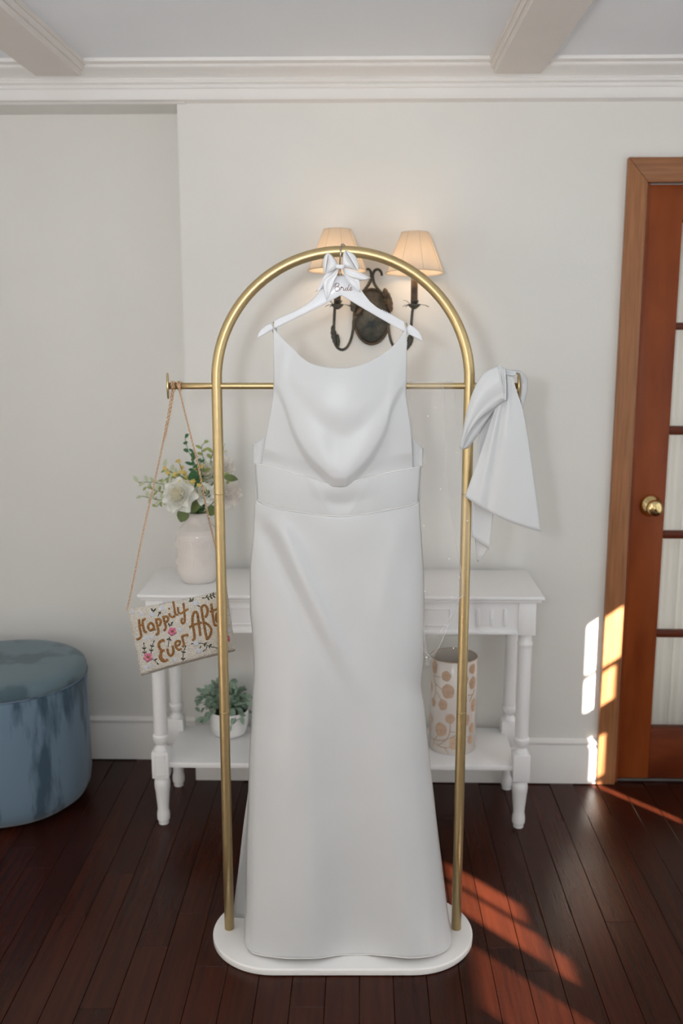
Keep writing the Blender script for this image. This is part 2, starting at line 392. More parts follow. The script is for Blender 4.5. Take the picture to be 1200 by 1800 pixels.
struct('window_1', merge(*gg[1]), M['blind'], label='window with linen curtain drawn, thin gaps left open and dimming slits added')

# floor boards
flo = struct('floor', box(XL-0.1, XR+0.1, YR-0.1, YA+0.1, -0.06, -0.012), M['under'], label='dark mahogany plank floor')
random.seed(4)
PW = 0.083
lens = [0.7, 1.0, 1.3, 1.6]
pm = []
for L_ in lens:
    v, f = box(-PW/2+0.0005, PW/2-0.0005, 0, L_-0.0010, -0.012, 0, 0.0010, 1)
    me = bpy.data.meshes.new('plank'); me.from_pydata(v, [], f); me.update(); me.materials.append(M['plank']); pm.append(me)
x = -1.62
while x < 2.05:
    y = 0.55 + random.random()*0.5
    while y < YA:
        k = random.randrange(4)
        if y + lens[k] > YA: 
            k = max([q for q in range(4) if y+lens[q] <= YA+0.08] or [-1])
            if k < 0: y = YA - lens[0] - 0.002; k = 0; inst('plank', pm[0], Matrix.Translation((x, y+0.08, -0.004)), flo); break
        inst('plank', pm[k], Matrix.Translation((x, y, 0)), flo); y += lens[k]
    x += PW
v, f = merge(box(XL, XR, YR, 0.55, -0.012, -0.001), box(XL, -1.665, 0.55, YA, -0.012, -0.001))
obj('plank_field', (v, f), M['plank'], flo, smooth=False)['kind'] = 'stuff'

# crown, header bead, beams, baseboards
prof = [(0.0, 2.266), (0.036, 2.270), (0.040, 2.276), (0.040, 2.300), (0.046, 2.303), (0.048, 2.308), (0.046, 2.312), (0.056, 2.316), (0.060, 2.323), (0.056, 2.327),
        (0.062, 2.331), (0.080, 2.337), (0.100, 2.343), (0.118, 2.345), (0.122, 2.348), (0.124, 2.353), (0.150, 2.3555), (0.152, ZC), (0.0, ZC)]
def extr(prof, x0, x1, yw):
    n = len(prof); V = [Vector((x0, yw-d, z)) for d, z in prof] + [Vector((x1, yw-d, z)) for d, z in prof]
    F = [tuple(range(n)), tuple(range(2*n-1, n-1, -1))] + [(i, (i+1) % n, n+(i+1) % n, n+i) for i in range(n)]
    return V, F
o = obj('trim_1', extr(prof, XL, XR, YW), M['trim'], None, 'auto'); tag(o, 'off-white stepped crown moulding under the ceiling', kind='structure')
hp = [(0.0, zh-0.004), (0.008, zh-0.004), (0.018, zh+0.001), (0.022, zh+0.008), (0.022, 2.268), (0.0, 2.268)]
o = obj('trim_2', bev(extr(hp, XL, XC+0.03, YW), 0.003), M['trim'], None, 'auto'); tag(o, 'narrow moulding along the header with a rounded end', kind='structure')
def beam(name, x0, x1, lab):
    y1 = YW-0.125
    g = merge(box(x0, x1, YR, y1, ZC-0.045, ZC, 0.003, 1), box(x0-0.008, x1+0.008, YR, y1+0.002, ZC-0.03, ZC, 0.003, 1), box(x0-0.014, x1+0.014, YR, y1+0.004, ZC-0.014, ZC, 0.002, 1))
    o = obj(name, g, M['beam'], None, smooth=False); tag(o, lab, kind='structure')
a = PY(60, 118, YW-0.13).x; b = PY(142, 118, YW-0.13).x
beam('trim_3', a, b, 'painted ceiling beam over the ottoman side')
a = PY(867, 130, YW-0.13).x; b = PY(952, 130, YW-0.13).x
beam('trim_4', a, b, 'painted ceiling beam near the wooden door')
bp_ = [(0.0, 0), (0.016, 0), (0.016, 0.128), (0.010, 0.138), (0.010, 0.142), (0.014, 0.146), (0.014, 0.152), (0.006, 0.160), (0.0, 0.162)]
o = obj('baseboard_back', extr(bp_, XC, 0.832, YW), M['trim'], None, 'auto'); tag(o, 'white baseboard behind the console table', kind='structure')
o = obj('baseboard_alcove', extr(bp_, XL, XC, YA), M['trim'], None, 'auto'); tag(o, 'white baseboard in the recess behind the ottoman', kind='structure')

# door casing and french door
XO = PY(1078, 800, YW-0.022).x; XI = PY(1112, 800, YW-0.022).x; zt = PY(1103, 276, YW-0.022).z; zi = PY(1140, 320, YW-0.022).z
cas = thing('trim_5', (XO, YW, 0), 'walnut brown door casing around the glazed door', 'door casing'); del cas['category']; cas['kind'] = 'structure'
def slant(poly, m, nm):
    g = prism(poly, YW-0.022, YW+0.002, lambda x, z, y: Vector((x, y, z)))
    return obj(nm, bev(g, 0.003), m, cas, 'auto')
XE = XD1 + 0.008
slant([(XO, 0), (XI, 0), (XI, zi), (XO, zt)], M['casing'], 'side_casing')
slant([(XO, zt), (XI, zi), (XE, zi), (XE+XI-XO, zt)], M['casing_h'], 'head_casing')
slant([(XE, 0), (XE+XI-XO, 0), (XE+XI-XO, zt), (XE, zi)], M['casing'], 'side_casing')
obj('jamb', merge(box(XD0-0.005, XD0+0.003, YW-0.001, YA, 0, zi+0.004), box(XD1-0.003, XD1+0.005, YW-0.001, YA, 0, zi+0.004), box(XD0, XD1, YW-0.001, YA, zi, zi+0.006)), M['door'], cas, False)
dr = thing('door_1', (1.28, YW+0.02, 0), 'reddish mahogany french door with curtained panes', 'door'); del dr['category']; dr['kind'] = 'structure'
YD = YW+0.006; YD2 = YD+0.04
XS0, XS1 = XD0+0.004, PY(1174, 800, YW+0.006).x
XT0, XT1 = 1.545, XD1-0.004
rows = [(390, 567), (580, 750), (765, 935), (948, 1110), (1122, 1281)]
rz = [(PY(1190, a, YD).z, PY(1190, b, YD).z) for a, b in rows]
obj('stile', box(XS0, XS1, YD, YD2, 0.012, zi-0.004, 0.003), M['door'], dr, 'auto')
obj('stile', box(XT0, XT1, YD, YD2, 0.012, zi-0.004, 0.003), M['door'], dr, 'auto')
obj('top_rail', box(XS1, XT0, YD+0.001, YD2, rz[0][0], zi-0.004, 0.003), M['doordark'], dr, 'auto')
obj('bottom_rail', box(XS1, XT0, YD+0.001, YD2, 0.012, rz[4][1], 0.003), M['doordark'], dr, 'auto')
for k in range(4): obj('muntin', box(XS1, XT0, YD+0.003, YD2-0.003, rz[k+1][0], rz[k][1], 0.006), M['doordark'], dr, 'auto')
XM = (XS1+XT0)/2
obj('muntin', box(XM-0.012, XM+0.012, YD+0.004, YD2-0.004, rz[4][1], rz[0][0], 0.006), M['door'], dr, 'auto')
for k in range(5):
    for a, b in ((XS1, XM-0.012), (XM+0.012, XT0)):
        obj('pane', box(a-0.003, b+0.003, YD+0.018, YD+0.022, rz[k][1]-0.003, rz[k][0]+0.003), M['glass'], dr, False)
kc = PY(1142, 888, YD)
kb = obj('door_knob', lathe([(0.0005, 0), (0.037, 0), (0.0375, -0.003), (0.031, -0.012), (0.018, -0.022), (0.014, -0.026), (0.013, -0.036), (0.018, -0.040), (0.0255, -0.046), (0.0275, -0.055), (0.026, -0.063), (0.021, -0.068), (0.012, -0.0695), (0.0005, -0.0697)], 40, kc, 'Y'), M['brass'], dr)
tag(kb, 'polished brass door knob with keyhole')
obj('lock_cylinder', lathe([(0.0005, -0.069), (0.009, -0.069), (0.009, -0.0715), (0.0075, -0.0722), (0.0005, -0.0722)], 24, kc, 'Y'), M['brass'], kb)
obj('keyhole', box(kc.x-0.0009, kc.x+0.0009, kc.y-0.0727, kc.y-0.0715, kc.z-0.005, kc.z+0.005), M['under'], kb, False)
obj('threshold', box(XD0+0.004, XD1-0.004, YD-0.004, YD2+0.03, 0.001, 0.011, 0.002), M['sill'], dr, False)
cur = obj('sheer_curtain', grid(lambda u, v: Vector((lerp(XS1-0.03, XT0+0.03, u), YD2+0.03+0.008*math.sin(u*70)+0.004*math.sin(u*131+1), lerp(0.13, 1.98, v))), 160, 4), M['curtain'], None, True, 0.001)
tag(cur, 'white gathered curtain hanging behind the door panes', 'curtain')

# ------------------------------------------------------------------ gold arch rack
DR = 2.38
XCN = 0.0035
rack = thing('garment_rack', G(XCN, DR, 0), 'brushed gold arch garment rack on white oval base', 'garment rack')
def stadium(hx, r, n=28):
    P = []
    for k in range(n+1): a = -math.pi/2 + math.pi*k/n; P.append((hx-r + r*math.cos(a), r*math.sin(a)))
    for k in range(n+1): a = math.pi/2 + math.pi*k/n; P.append((-(hx-r) + r*math.cos(a), r*math.sin(a)))
    return P
bs = bev(prism(stadium(0.342, 0.168), 0.001, 0.020, lambda x, y, z: G(XCN+x, DR-0.003+y, z)), 0.004, 3, 60)
o = obj('base', bs, M['whitelac'], rack, 'auto'); tag(o, 'glossy white oval base plate')
RA, ZS = 0.30, 1.457
tr_ = 0.0128
arch = [G(XCN-RA, DR, 0.02 + (ZS-0.02)*k/6) for k in range(6)] + [G(XCN-RA*math.cos(math.pi*k/48), DR, ZS+RA*math.sin(math.pi*k/48)) for k in range(49)] + [G(XCN+RA, DR, ZS - (ZS-0.02)*k/6) for k in range(1, 7)]
obj('arch_tube', tube(arch, tr_, 24), M['gold'], rack)
for s in (-1, 1):
    for yy in (868, 1251):
        zz = PD(385 if s < 0 else 815, yy, DR).z
        obj('joint_ring', tube([G(XCN+s*RA, DR, zz-0.0012), G(XCN+s*RA, DR, zz+0.0012)], tr_+0.0005, 24), M['gold'], rack)
ZB = PD(450, 678.5, DR).z
XB0 = -0.410; XB1 = 0.418
obj('cross_bar', tube([G(XB0+(XB1-XB0)*k/8, DR, ZB) for k in range(9)], 0.0077, 20), M['gold'], rack)
for xx, s in ((XB0, -1), (XB1, 1)):
    prf = [(0.0005, 0), (0.029, 0), (0.031, 0.0012), (0.031, 0.0036), (0.029, 0.0048), (0.0005, 0.0048)]
    v, f = lathe(prf, 40, (0, 0, 0), 'X'); cc = G(xx, DR, ZB)
    Mr = Matrix.Rotation(YAW + R(8)*(1 if s < 0 else -1), 4, 'Z')
    obj('end_disc', ([cc + Mr @ Vector((q.x*s, q.y, q.z)) for q in v], f), M['gold'], rack, 'auto')

# ------------------------------------------------------------------ hanger
DH = 2.372
han = thing('dress_hanger', PD(598, 520, DH), 'white wooden hanger lettered with the word Bride, hooked on gold arch', 'hanger')
out = [(451, 595.5), (453.5, 586), (459, 578.5), (467, 572), (476, 567.5), (477.5, 571), (480.5, 571.5), (482, 563), (500, 555), (518, 547), (535, 537.5), (548, 528), (559, 515), (568, 500), (577, 490), (589, 485),
       (611, 485), (621, 490), (630, 502), (639, 516), (650, 530), (662, 540), (676, 548), (692, 555), (710, 565), (711.5, 573), (716.5, 575), (719, 570), (728, 575.5), (736, 582.5), (740.5, 590), (742.5, 600),
       (717, 587), (690, 572.5), (660, 555), (630, 537.5), (599, 519), (570, 535), (540, 550), (510, 564.5), (483, 577.5)]
hg = bev(prism(out, DH-0.007, DH+0.007, lambda x, y, d: PD(x, y, d)), 0.0025, 2, 40)
obj('hanger_body', hg, M['hanger'], han, 'auto')
obj('grip_ridges', merge(*[tube([PD(672+3*k, 545.2+1.45*k, DH-0.006), PD(672+3*k, 545.2+1.45*k, DH+0.006)], 0.0016, 6) for k in range(6)]), M['hanger'], han)
top = PD(597.5, 484, DH); zt_ = 1.757+tr_
hk = [PD(598, 488, DH), PD(598, 476, DH), PD(597, 466, DR-0.012), G(XCN-0.0055, DR-0.0185, 1.752), G(XCN-0.005, DR-0.015, 1.764), G(XCN-0.003, DR-0.008, zt_+0.0015), G(XCN, DR+0.001, zt_+0.0035), G(XCN+0.003, DR+0.009, zt_+0.001), G(XCN+0.006, DR+0.0165, 1.766), G(XCN+0.007, DR+0.019, 1.752), G(XCN+0.008, DR+0.017, 1.744)]
obj('hook', tube(catmull(hk, 44), 0.0019, 10), M['steel'], han)
obj('hook_collar', tube([PD(598, 487, DH), PD(598, 481, DH)], 0.0042, 14), M['steel'], han)
# lettering
S8 = lambda pts: [(540+x/8.0, 390+y/8.0) for x, y in pts]
bride = [[(404, 870), (396, 900), (390, 935), (384, 965)], [(374, 920), (378, 892), (398, 868), (428, 860), (446, 874), (440, 900), (402, 916)], [(402, 916), (440, 918), (454, 942), (440, 968), (410, 976), (386, 962)],
         [(462, 962), (470, 935), (474, 912), (480, 926), (500, 924)], [(474, 930), (484, 918), (500, 920)], [(512, 924), (506, 952), (514, 966), (530, 950)], [(514, 900), (519, 897)],
         [(564, 936), (546, 930), (535, 950), (544, 967), (560, 955), (570, 930)], [(590, 878), (578, 905), (566, 945), (574, 966), (592, 954)], [(596, 950), (616, 942), (624, 926), (610, 922), (598, 944), (606, 966), (634, 952)]]
for k, st in enumerate(bride):
    pts = [PD(p.x, p.y, DH-0.0072) for p in catmull([(x, y, 0) for x, y in S8(st)], max(6, 6*len(st)))]
    obj('lettering', tube(pts, 0.00072, 6, flat=0.5, up=(0, 1, 0)), M['letter'], han)
# small ribbon bow on the hanger
rb = obj('ribbon_bow', tube([PD(590.5, 467.5, DH-0.022), PD(594, 468.5, DH-0.027), PD(599, 469, DH-0.028), PD(603.5, 468.5, DH-0.026)], lambda t: 0.0052+0.0010*math.sin(t*9), 12), M['satinbow'], han)
tag(rb, 'shiny white satin ribbon bow')
def bowpart(nm, A, B, dep, parent, m=M['satinbow'], nu=16, nv=10, th=0.0007, S=S8):
    return obj(nm, patch(S(A), S(B), nu, nv, dep), m, parent, True, th)
puff = lambda amp, ph=0.0: (lambda u, v: DH-0.014 - amp*math.sin(math.pi*min(1, u*1.02))**0.8*(0.35+0.65*math.sin(math.pi*v)) + 0.0025*math.sin(9*v+5*u+ph)*u)
bowpart('bow_loop', [(432, 608), (405, 545), (350, 480), (292, 430)], [(432, 645), (360, 690), (290, 715), (242, 742)], puff(0.022), rb)
bowpart('bow_loop', [(292, 430), (250, 470), (224, 540), (222, 600)], [(242, 742), (236, 720), (226, 680), (222, 600)], lambda u, v: DH-0.014-0.010*(1-u)+0.006*u, rb, nu=8)
bowpart('bow_loop', [(488, 605), (497, 500), (512, 430), (542, 400)], [(488, 640), (570, 650), (650, 672), (716, 694)], puff(0.024, 1.2), rb)
bowpart('bow_loop', [(542, 400), (610, 430), (670, 480), (705, 545)], [(716, 694), (722, 660), (722, 610), (705, 545)], lambda u, v: DH-0.014-0.010*(1-u)+0.006*u, rb, nu=8)
bowpart('bow_tail', [(425, 648), (330, 690), (250, 742), (185, 860), (112, 985)], [(430, 660), (380, 740), (330, 800), (270, 860), (218, 935)], lambda u, v: DH-0.012-0.006*math.sin(math.pi*u)+0.002*math.sin(v*8), rb)
bowpart('bow_tail', [(430, 650), (330, 740), (225, 830), (232, 950), (272, 1112)], [(440, 655), (420, 740), (375, 830), (325, 970), (272, 1112)], lambda u, v: DH-0.017-0.008*math.sin(math.pi*u)-0.003*math.sin(v*7), rb)
bowpart('bow_tail', [(492, 645), (600, 665), (720, 705), (895, 790)], [(492, 660), (560, 740), (640, 790), (732, 832)], lambda u, v: DH-0.017-0.012*math.sin(math.pi*u)-0.003*math.sin(v*7+u*4), rb)
bowpart('bow_tail', [(492, 655), (550, 700), (660, 780), (736, 835), (742, 992)], [(496, 665), (530, 770), (590, 850), (660, 920), (742, 992)], lambda u, v: DH-0.0125-0.008*math.sin(math.pi*u)-0.003*math.sin(v*7), rb)
# hanger loops of the dress are built with the dress

# ------------------------------------------------------------------ wedding dress
dress = thing('wedding_dress', G(0, 2.33, 0.03), 'long ivory satin wedding dress with draped cowl neckline on hanger', 'dress')
bl = hermite([(570, 480), (670, 481), (690, 480), (725, 475), (767, 467), (800, 461), (835, 456), (870, 454)])
br = hermite([(570, 715), (670, 714), (690, 713), (725, 718), (767, 723), (800, 725), (835, 726), (870, 727)])
ny = hermite([(480, 575), (485, 581), (500, 598), (517, 615), (530, 628), (543, 637), (560, 643), (577, 646), (607, 647), (625, 644), (643, 638), (660, 630), (677, 620), (690, 608), (700, 597), (708, 585), (715, 575)])
cowl = hermite([(478, 680), (487, 694), (500, 722), (513, 763), (533, 803), (560, 835), (587, 857), (602, 858), (617, 851), (650, 815), (677, 767), (688, 727), (702, 698), (716, 682)])
w1 = hermite([(445, 814), (470, 819), (500, 827), (527, 835), (550, 842), (575, 851), (600, 853), (633, 843), (653, 838), (690, 829), (723, 823), (742, 818)])
w2 = hermite([(450, 876), (463, 885), (485, 891), (510, 897), (560, 904), (600, 907), (640, 903), (690, 894), (720, 888), (738, 881)])
def bod(u, v):
    x = bl(620) + (br(620)-bl(620))*u
    y0 = ny(x)
    xa = bl(828) + (br(828)-bl(828))*u; y1 = w1(xa)+3
    y = lerp(y0, y1, v); xl, xr = bl(y), br(y); x = xl + (xr-xl)*u
    e = abs(2*u-1)
    D = 2.340 + 0.030*e**2.4 - 0.012*math.sin(math.pi*sm(590, 850, y))
    D = lerp(2.364, D, sm(575, 680, y))
    q = cowl(x)-y; cen = gs(x-601, 85)
    D -= (0.0025 + 0.015*cen)*sm(-3, 20, q)
    D -= 0.016*cen*gs(q-26, 40)
    yc = 764 - math.sqrt(((x-603)*1.02)**2 + 32**2) + 32
    D -= 0.0022*gs(y-yc+34, 24)*gs(x-603, 110); D += 0.0036*gs(y-yc, 22)*gs(x-603, 90)
    yc2 = 812 - math.sqrt(((x-601)*1.25)**2 + 28**2) + 28
    D -= 0.0010*gs(y-yc2+24, 16)
    D -= 0.004*gs(x-505+0.2*(y-600), 9)*gs(y-640, 30)
    ew = abs(2*(x-448)/292-1); D = lerp(D, 2.3425+0.048*ew**3, sm(30, 4, y1-y-3)*(1-gs(x-600, 60)))
    return PD(x, y, D)
obj('bodice', grid(bod, 110, 110), M['satin'], dress, True, 0.0015)
# neckline facing folded to the inside
obj('neck_facing', grid(lambda u, v: PD(482+230*u, ny(482+230*u)+0.5+26*v, lerp(2.364, 2.336, sm(575, 680, ny(482+230*u)))+0.006+0.006*v), 60, 4), M['satin'], dress, True, 0.001)
for sgn, A, B in ((-1, [(470, 764), (465, 795), (462, 820)], [(444.5, 782), (446.5, 800), (448, 816)]), (1, [(720, 767), (722, 795), (723, 825)], [(743.5, 788), (742.5, 805), (739, 820)])):
    obj('side_panel', patch(A, B, 12, 8, lambda u, v: 2.386+0.009*v-0.003*math.sin(math.pi*v)), M['satin'], dress, True, 0.0015)
obj('back_bodice', grid(lambda u, v: PD(lerp(445.5, 742.5, u), lerp(lerp(784, 789, u), lerp(818, 822, u), v), 2.388+0.035*(1-(2*u-1)**2)), 30, 6), M['satin'], dress, True, 0.0015)
for x0, x1 in ((480.5, 487), (707, 713.5)):
    obj('back_strap', patch([(x0, 577), (x0+1, 690), (x0+8, 786)], [(x1, 577), (x1, 690), (x1+8, 786)], 10, 2, lambda u, v: 2.382+0.035*u), M['satin'], dress, True, 0.001)
for x0, y0 in ((480.3, 571), (713.8, 573)):
    lp = []
    for k in range(24):
        a = 2*math.pi*k/24
        lp.append(PD(x0+1.0*math.sin(a*2), y0+4.5-9.5*math.cos(a), DH+0.0105*math.sin(a)))
    obj('hanger_loop', tube(lp, 0.0013, 6, closed=True), M['loop'], dress)
wl = hermite([(815, 448), (845, 450), (880, 452)]); wr = hermite([(815, 740), (845, 737.5), (880, 735)])
def wband(u, v):
    xa = lerp(448, 740, u); y = lerp(w1(xa), w2(lerp(452, 736, u)), v); x = lerp(wl(y), wr(y), u); e = abs(2*u-1)
    D = 2.342 + 0.048*e**3 - 0.004*math.sin(math.pi*v)
    D -= 0.014*gs(x-600, 48)*(1-sm(0, 0.62, v)); D += 0.004*gs(x-600, 40)*gs(v-0.62, 0.2)
    D -= 0.003*gs(x-545-40*v, 9); D -= 0.002*gs(x-650+40*v, 9)
    return PD(x, y, D)
obj('waistband', grid(wband, 70, 24), M['satin'], dress, True, 0.0015)
obj('waistband_back', grid(lambda u, v: PD(lerp(wl(850)-1, wr(850)+1, u), lerp(817, 882, v), 2.392+0.035*(1-(2*u-1)**2)), 30, 6), M['satin'], dress, True, 0.0015)
def seamline(fn, v, off): return [Vector(fn(k/80, v)) + Vector((0, -off, 0)) for k in range(81)]
obj('seam_piping', tube(seamline(wband, 0, 0.0005), 0.0011, 6), M['seam'], dress)
obj('seam_piping', tube(seamline(wband, 1, 0.0012), 0.0012, 6), M['seam'], dress)
sl_ = hermite([(876, 451), (890, 447.5), (940, 445), (1007, 439.5), (1073, 439.5), (1107, 443), (1173, 446), (1223, 444), (1273, 442), (1323, 438.5), (1390, 436.5), (1440, 435), (1488, 433), (1575, 431.5), (1620, 430), (1650, 429)])
sr_ = hermite([(876, 737), (890, 737), (940, 740), (1007, 744), (1057, 745), (1107, 745), (1167, 743), (1205, 739.5), (1240, 745), (1290, 750), (1340, 755), (1390, 761), (1440, 766.5), (1510, 775), (1566, 782), (1614, 788.5), (1650, 794)])
hem = hermite([(429, 1650), (434, 1664), (444, 1675), (470, 1681), (513, 1685), (548, 1685), (600, 1679), (640, 1678), (687, 1681), (721, 1684), (756, 1681), (780, 1672), (791, 1661), (794, 1650)])
def skirt(u, v):
    # u crowded to the sides so the hem turns smoothly
    uu = 0.5-0.5*math.cos(math.pi*u)*(1.0) if False else u
    y0 = w2(lerp(452, 736, uu)); y1 = hem(lerp(429, 794, uu)); y = lerp(y0, y1, v); yy = min(y, 1650)
    xl, xr = sl_(yy), sr_(yy)
    if y > 1650: xl, xr = 429, 794
    x = lerp(xl, xr, uu); e = abs(2*uu-1)
    Dh = DZ(y1, 0.030 + 0.004*math.sin(uu*9))
    D0 = 2.344 + 0.048*e**3
    D = lerp(D0, Dh, v**1.15)
    D += 0.022*e**3*math.sin(math.pi*v)
    # folds
    xr1 = 468 + (y-905)*0.47; win = sm(895, 940, y)*(1-sm(1080, 1240, y))
    D -= 0.013*gs(x-xr1-14, 17)*win; D += 0.009*gs(x-xr1+17, 17)*win
    D += 0.005*gs(x-xr1-60, 30)*win
    xr2 = 705 - (y-905)*0.22; D -= 0.005*gs(x-xr2, 16)*sm(895, 950, y)*(1-sm(1000, 1200, y))
    D -= 0.010*gs(x-600, 60)*gs(y-930, 40)*0.5
    D += v*v*0.007*math.sin(uu*13.5+0.6) + 0.003*math.sin(uu*8+y*0.012)*sm(1100, 1300, y)*(1-v)
    D += 0.005*gs(x-742, 14)*gs(y-1205, 25) + 0.002*math.sin(0.03*x+0.021*y)*sm(0.3, .6, v)*(1-v)
    return PD(x, y, D)
obj('skirt', grid(skirt, 110, 150), M['satin'], dress, True, 0.0015)
obj('seam_piping', tube([Vector(skirt(k/100, 1)) + Vector((0, -0.0006, 0.0006)) for k in range(101)], 0.0011, 6), M['seam'], dress)
skb = hermite([(880, 453), (940, 446), (1073, 441), (1173, 448), (1323, 440), (1380, 437), (1445, 428.5), (1536, 418), (1580, 412.5), (1614, 409)])
skr = hermite([(880, 735), (1057, 743), (1205, 741), (1340, 750), (1500, 768), (1614, 780)])
def skirtb(u, v):
    y = lerp(882, lerp(1612, 1600, u) + 10*math.sin(math.pi*min(1, u*1.6)) , v); yy = min(y, 1614)
    x = lerp(skb(yy), skr(yy), u); e = abs(2*u-1)
    D = lerp(2.395 + 0.03*(1-e*e), DZ(min(y, 1622), 0.032) if v > 0.999 else lerp(2.41, DZ(1616, 0.032)+0.02*(1-e*e), v), sm(0, 0.2, v))
    D += 0.006*v*math.sin(u*16)
    return PD(x, y, D)
obj('skirt_back', grid(skirtb, 60, 60), M['satin'], dress, True, 0.0015)

# ------------------------------------------------------------------ big satin bow on the bar end
S6 = lambda pts: [(760+x/4.736, 620+y/4.736) for x, y in pts]
bow = thing('satin_bow', PD(890, 640, DR), 'large plain ivory satin bow draped over bar end opposite the purse', 'bow')
def bp2(nm, A, B, dep, nu=30, nv=20, th=0.0022, m='satin', bw=None):
    return obj(nm, patch(S6(A), S6(B), nu, nv, dep, bw), M[m], bow, True, th)
bp2('bow_loop', [(548, 105), (425, 170), (352, 290), (292, 470), (255, 640), (232, 765), (236, 797)], [(608, 395), (540, 440), (470, 488), (400, 545), (330, 625), (278, 710), (247, 800)],
    lambda u, v: 2.335 - 0.016*math.sin(math.pi*v)*(1-0.5*u) + 0.006*v - 0.006*gs(v-0.9, 0.1))
bp2('loop_underside', [(608, 395), (540, 440), (470, 488), (400, 545), (330, 625), (278, 710), (247, 800)], [(560, 430), (500, 500), (450, 572), (392, 660), (345, 722), (295, 788), (250, 803)],
    lambda u, v: 2.341 + 0.028*v*(1-0.4*u) + 0.003*math.sin(6*v))
bp2('loop_hem', [(548, 100), (556, 250), (562, 385)], [(606, 133), (613, 280), (612, 402)], lambda u, v: 2.330 + 0.0012*math.cos(v*19), 12, 16, 0.002)
bp2('bow_tail', [(590, 135), (570, 300), (515, 480), (450, 680), (382, 880), (325, 1040), (268, 1200)], [(655, 160), (703, 330), (748, 470), (802, 780), (852, 1130), (900, 1490)],
    lambda u, v: 2.352 - 0.014*sm(0.15, 0.5, u)*math.sin(math.pi*v) - 0.006*gs(v-0.08-0.12*u, 0.06)*sm(0.1, .4, u) + 0.005*gs(v-0.24-0.05*u, 0.07) - 0.004*gs(v-0.45, 0.09)*(1-u) + 0.01*v*u, 40, 40, 0.0022,
    bw=lambda u, v: (0, 8*math.sin(math.pi*v)*sm(0.6, 1, u)))
bp2('bow_tail', [(560, 330), (400, 640), (375, 900), (342, 1200), (325, 1530)], [(640, 330), (575, 700), (535, 1100), (502, 1375), (470, 1640)], lambda u, v: 2.372+0.008*math.sin(3*v)-0.004*math.sin(math.pi*v), 30, 14)
bp2('tail_underside', [(345, 1500), (362, 1650), (370, 1742)], [(470, 1630), (432, 1675), (384, 1738)], lambda u, v: 2.392-0.010*v+0.004*math.sin(3*v), 10, 8)
bp2('bow_loop', [(630, 155), (690, 148), (748, 165), (784, 225), (784, 320), (748, 465)], [(640, 185), (690, 170), (722, 205), (728, 300), (724, 400), (735, 470)], lambda u, v: 2.372+0.040*sm(0, .5, u)-0.010*v*u-0.006*math.sin(math.pi*v), 30, 10)
bp2('bow_knot', [(596, 125), (625, 140), (665, 150), (700, 160)], [(600, 190), (640, 200), (670, 205), (690, 200)], lambda u, v: 2.352-0.006*math.sin(math.pi*v)+0.002*math.sin(v*14+3*u), 14, 14)
obj('knot_wrap', tube([PD(893, 678.5, DR) + Vector((0.002*math.cos(3*a), 0.024*math.cos(a), 0.004+0.026*math.sin(a))) for a in [2*math.pi*k/28 for k in range(28)]], 0.0075, 10, closed=True), M['satin'], bow)

# ------------------------------------------------------------------ veil over the bar
vroot = thing('pearl_veil', PD(740, 672, DR), 'sheer tulle veil with scattered pearls hanging over gold bar beside dress', 'veil')
def vlay(nm, A, B, dep, m='veil', nu=40, nv=20):
    return obj(nm, patch(A, B, nu, nv, dep), M[m], vroot, True)
vdep = lambda u, v: lerp(DR-0.013, lerp(DR+0.030, DR-0.020-0.010*u*(1+math.sin(v*11+2*u)), sm(0.3, 0.75, v)), sm(0.0, 0.13, u))
eR = [(778, 671), (781, 750), (785, 842), (792, 900), (800, 949), (807, 985), (813, 1022), (816, 1045)]
vlay('veil_layer', [(713, 671), (721, 760), (736, 830), (738, 950), (743, 1060), (745, 1150)], eR, vdep)
obj('veil_edge', tube([PD(p.x, p.y, vdep(k/40, 1)-0.0002) for k, p in enumerate(catmull([(x, y, 0) for x, y in eR], 40))], 0.0006, 5), M['veiledge'], vroot)
bt = [(816, 1045), (805, 1054), (795, 1080), (786, 1102), (781, 1116), (775, 1130), (769, 1141), (754, 1153), (746, 1142)]
obj('veil_edge', tube([PD(p.x, p.y, DR-0.036-0.004*math.sin(k*0.4)) for k, p in enumerate(catmull([(x, y, 0) for x, y in bt], 40))], 0.0007, 5), M['veiledge'], vroot)
vlay('veil_layer', [(720, 670), (728, 780), (738, 870), (741, 960), (745, 1060)], [(796, 670), (806, 780), (824, 916), (820, 985), (808, 1052)], lambda u, v: lerp(DR-0.0145, lerp(DR+0.040, DR-0.0155-0.003*(1+math.sin(v*9))*u, sm(0.3, 0.8, v)), sm(0, 0.2, u)))
vlay('veil_layer', [(743, 1060), (745, 1100), (745, 1140), (748, 1165)], [(815, 1046), (788, 1100), (770, 1142), (753, 1172)], lambda u, v: lerp(DR+0.03, DR-0.034, sm(0, 0.6, v))-0.003*math.sin(v*7), nu=16)
obj('veil_edge', tube([PD(p.x, p.y, DR-0.04) for p in catmull([(x, y, 0) for x, y in [(745, 1100), (748, 1135), (751, 1155), (752, 1170), (749, 1166), (746, 1140), (745, 1112)]], 24)], 0.0007, 5), M['veiledge'], vroot)
for (x_, y_) in [(752, 731.5), (764.5, 717), (774, 860), (745, 924), (789, 982.5), (807, 1015), (746, 1040), (821, 915.5), (796.5, 1139.5), (749.5, 1156), (786, 1102), (802.5, 796), (793, 1050)]:
    c = PD(x_, y_, DR-0.042)
    obj('pearl', lathe([(0.0021*math.sin(math.pi*max(0.02, min(.98, k/8))), -0.0021*math.cos(math.pi*k/8)) for k in range(9)], 10, c), M['pearl'], vroot)

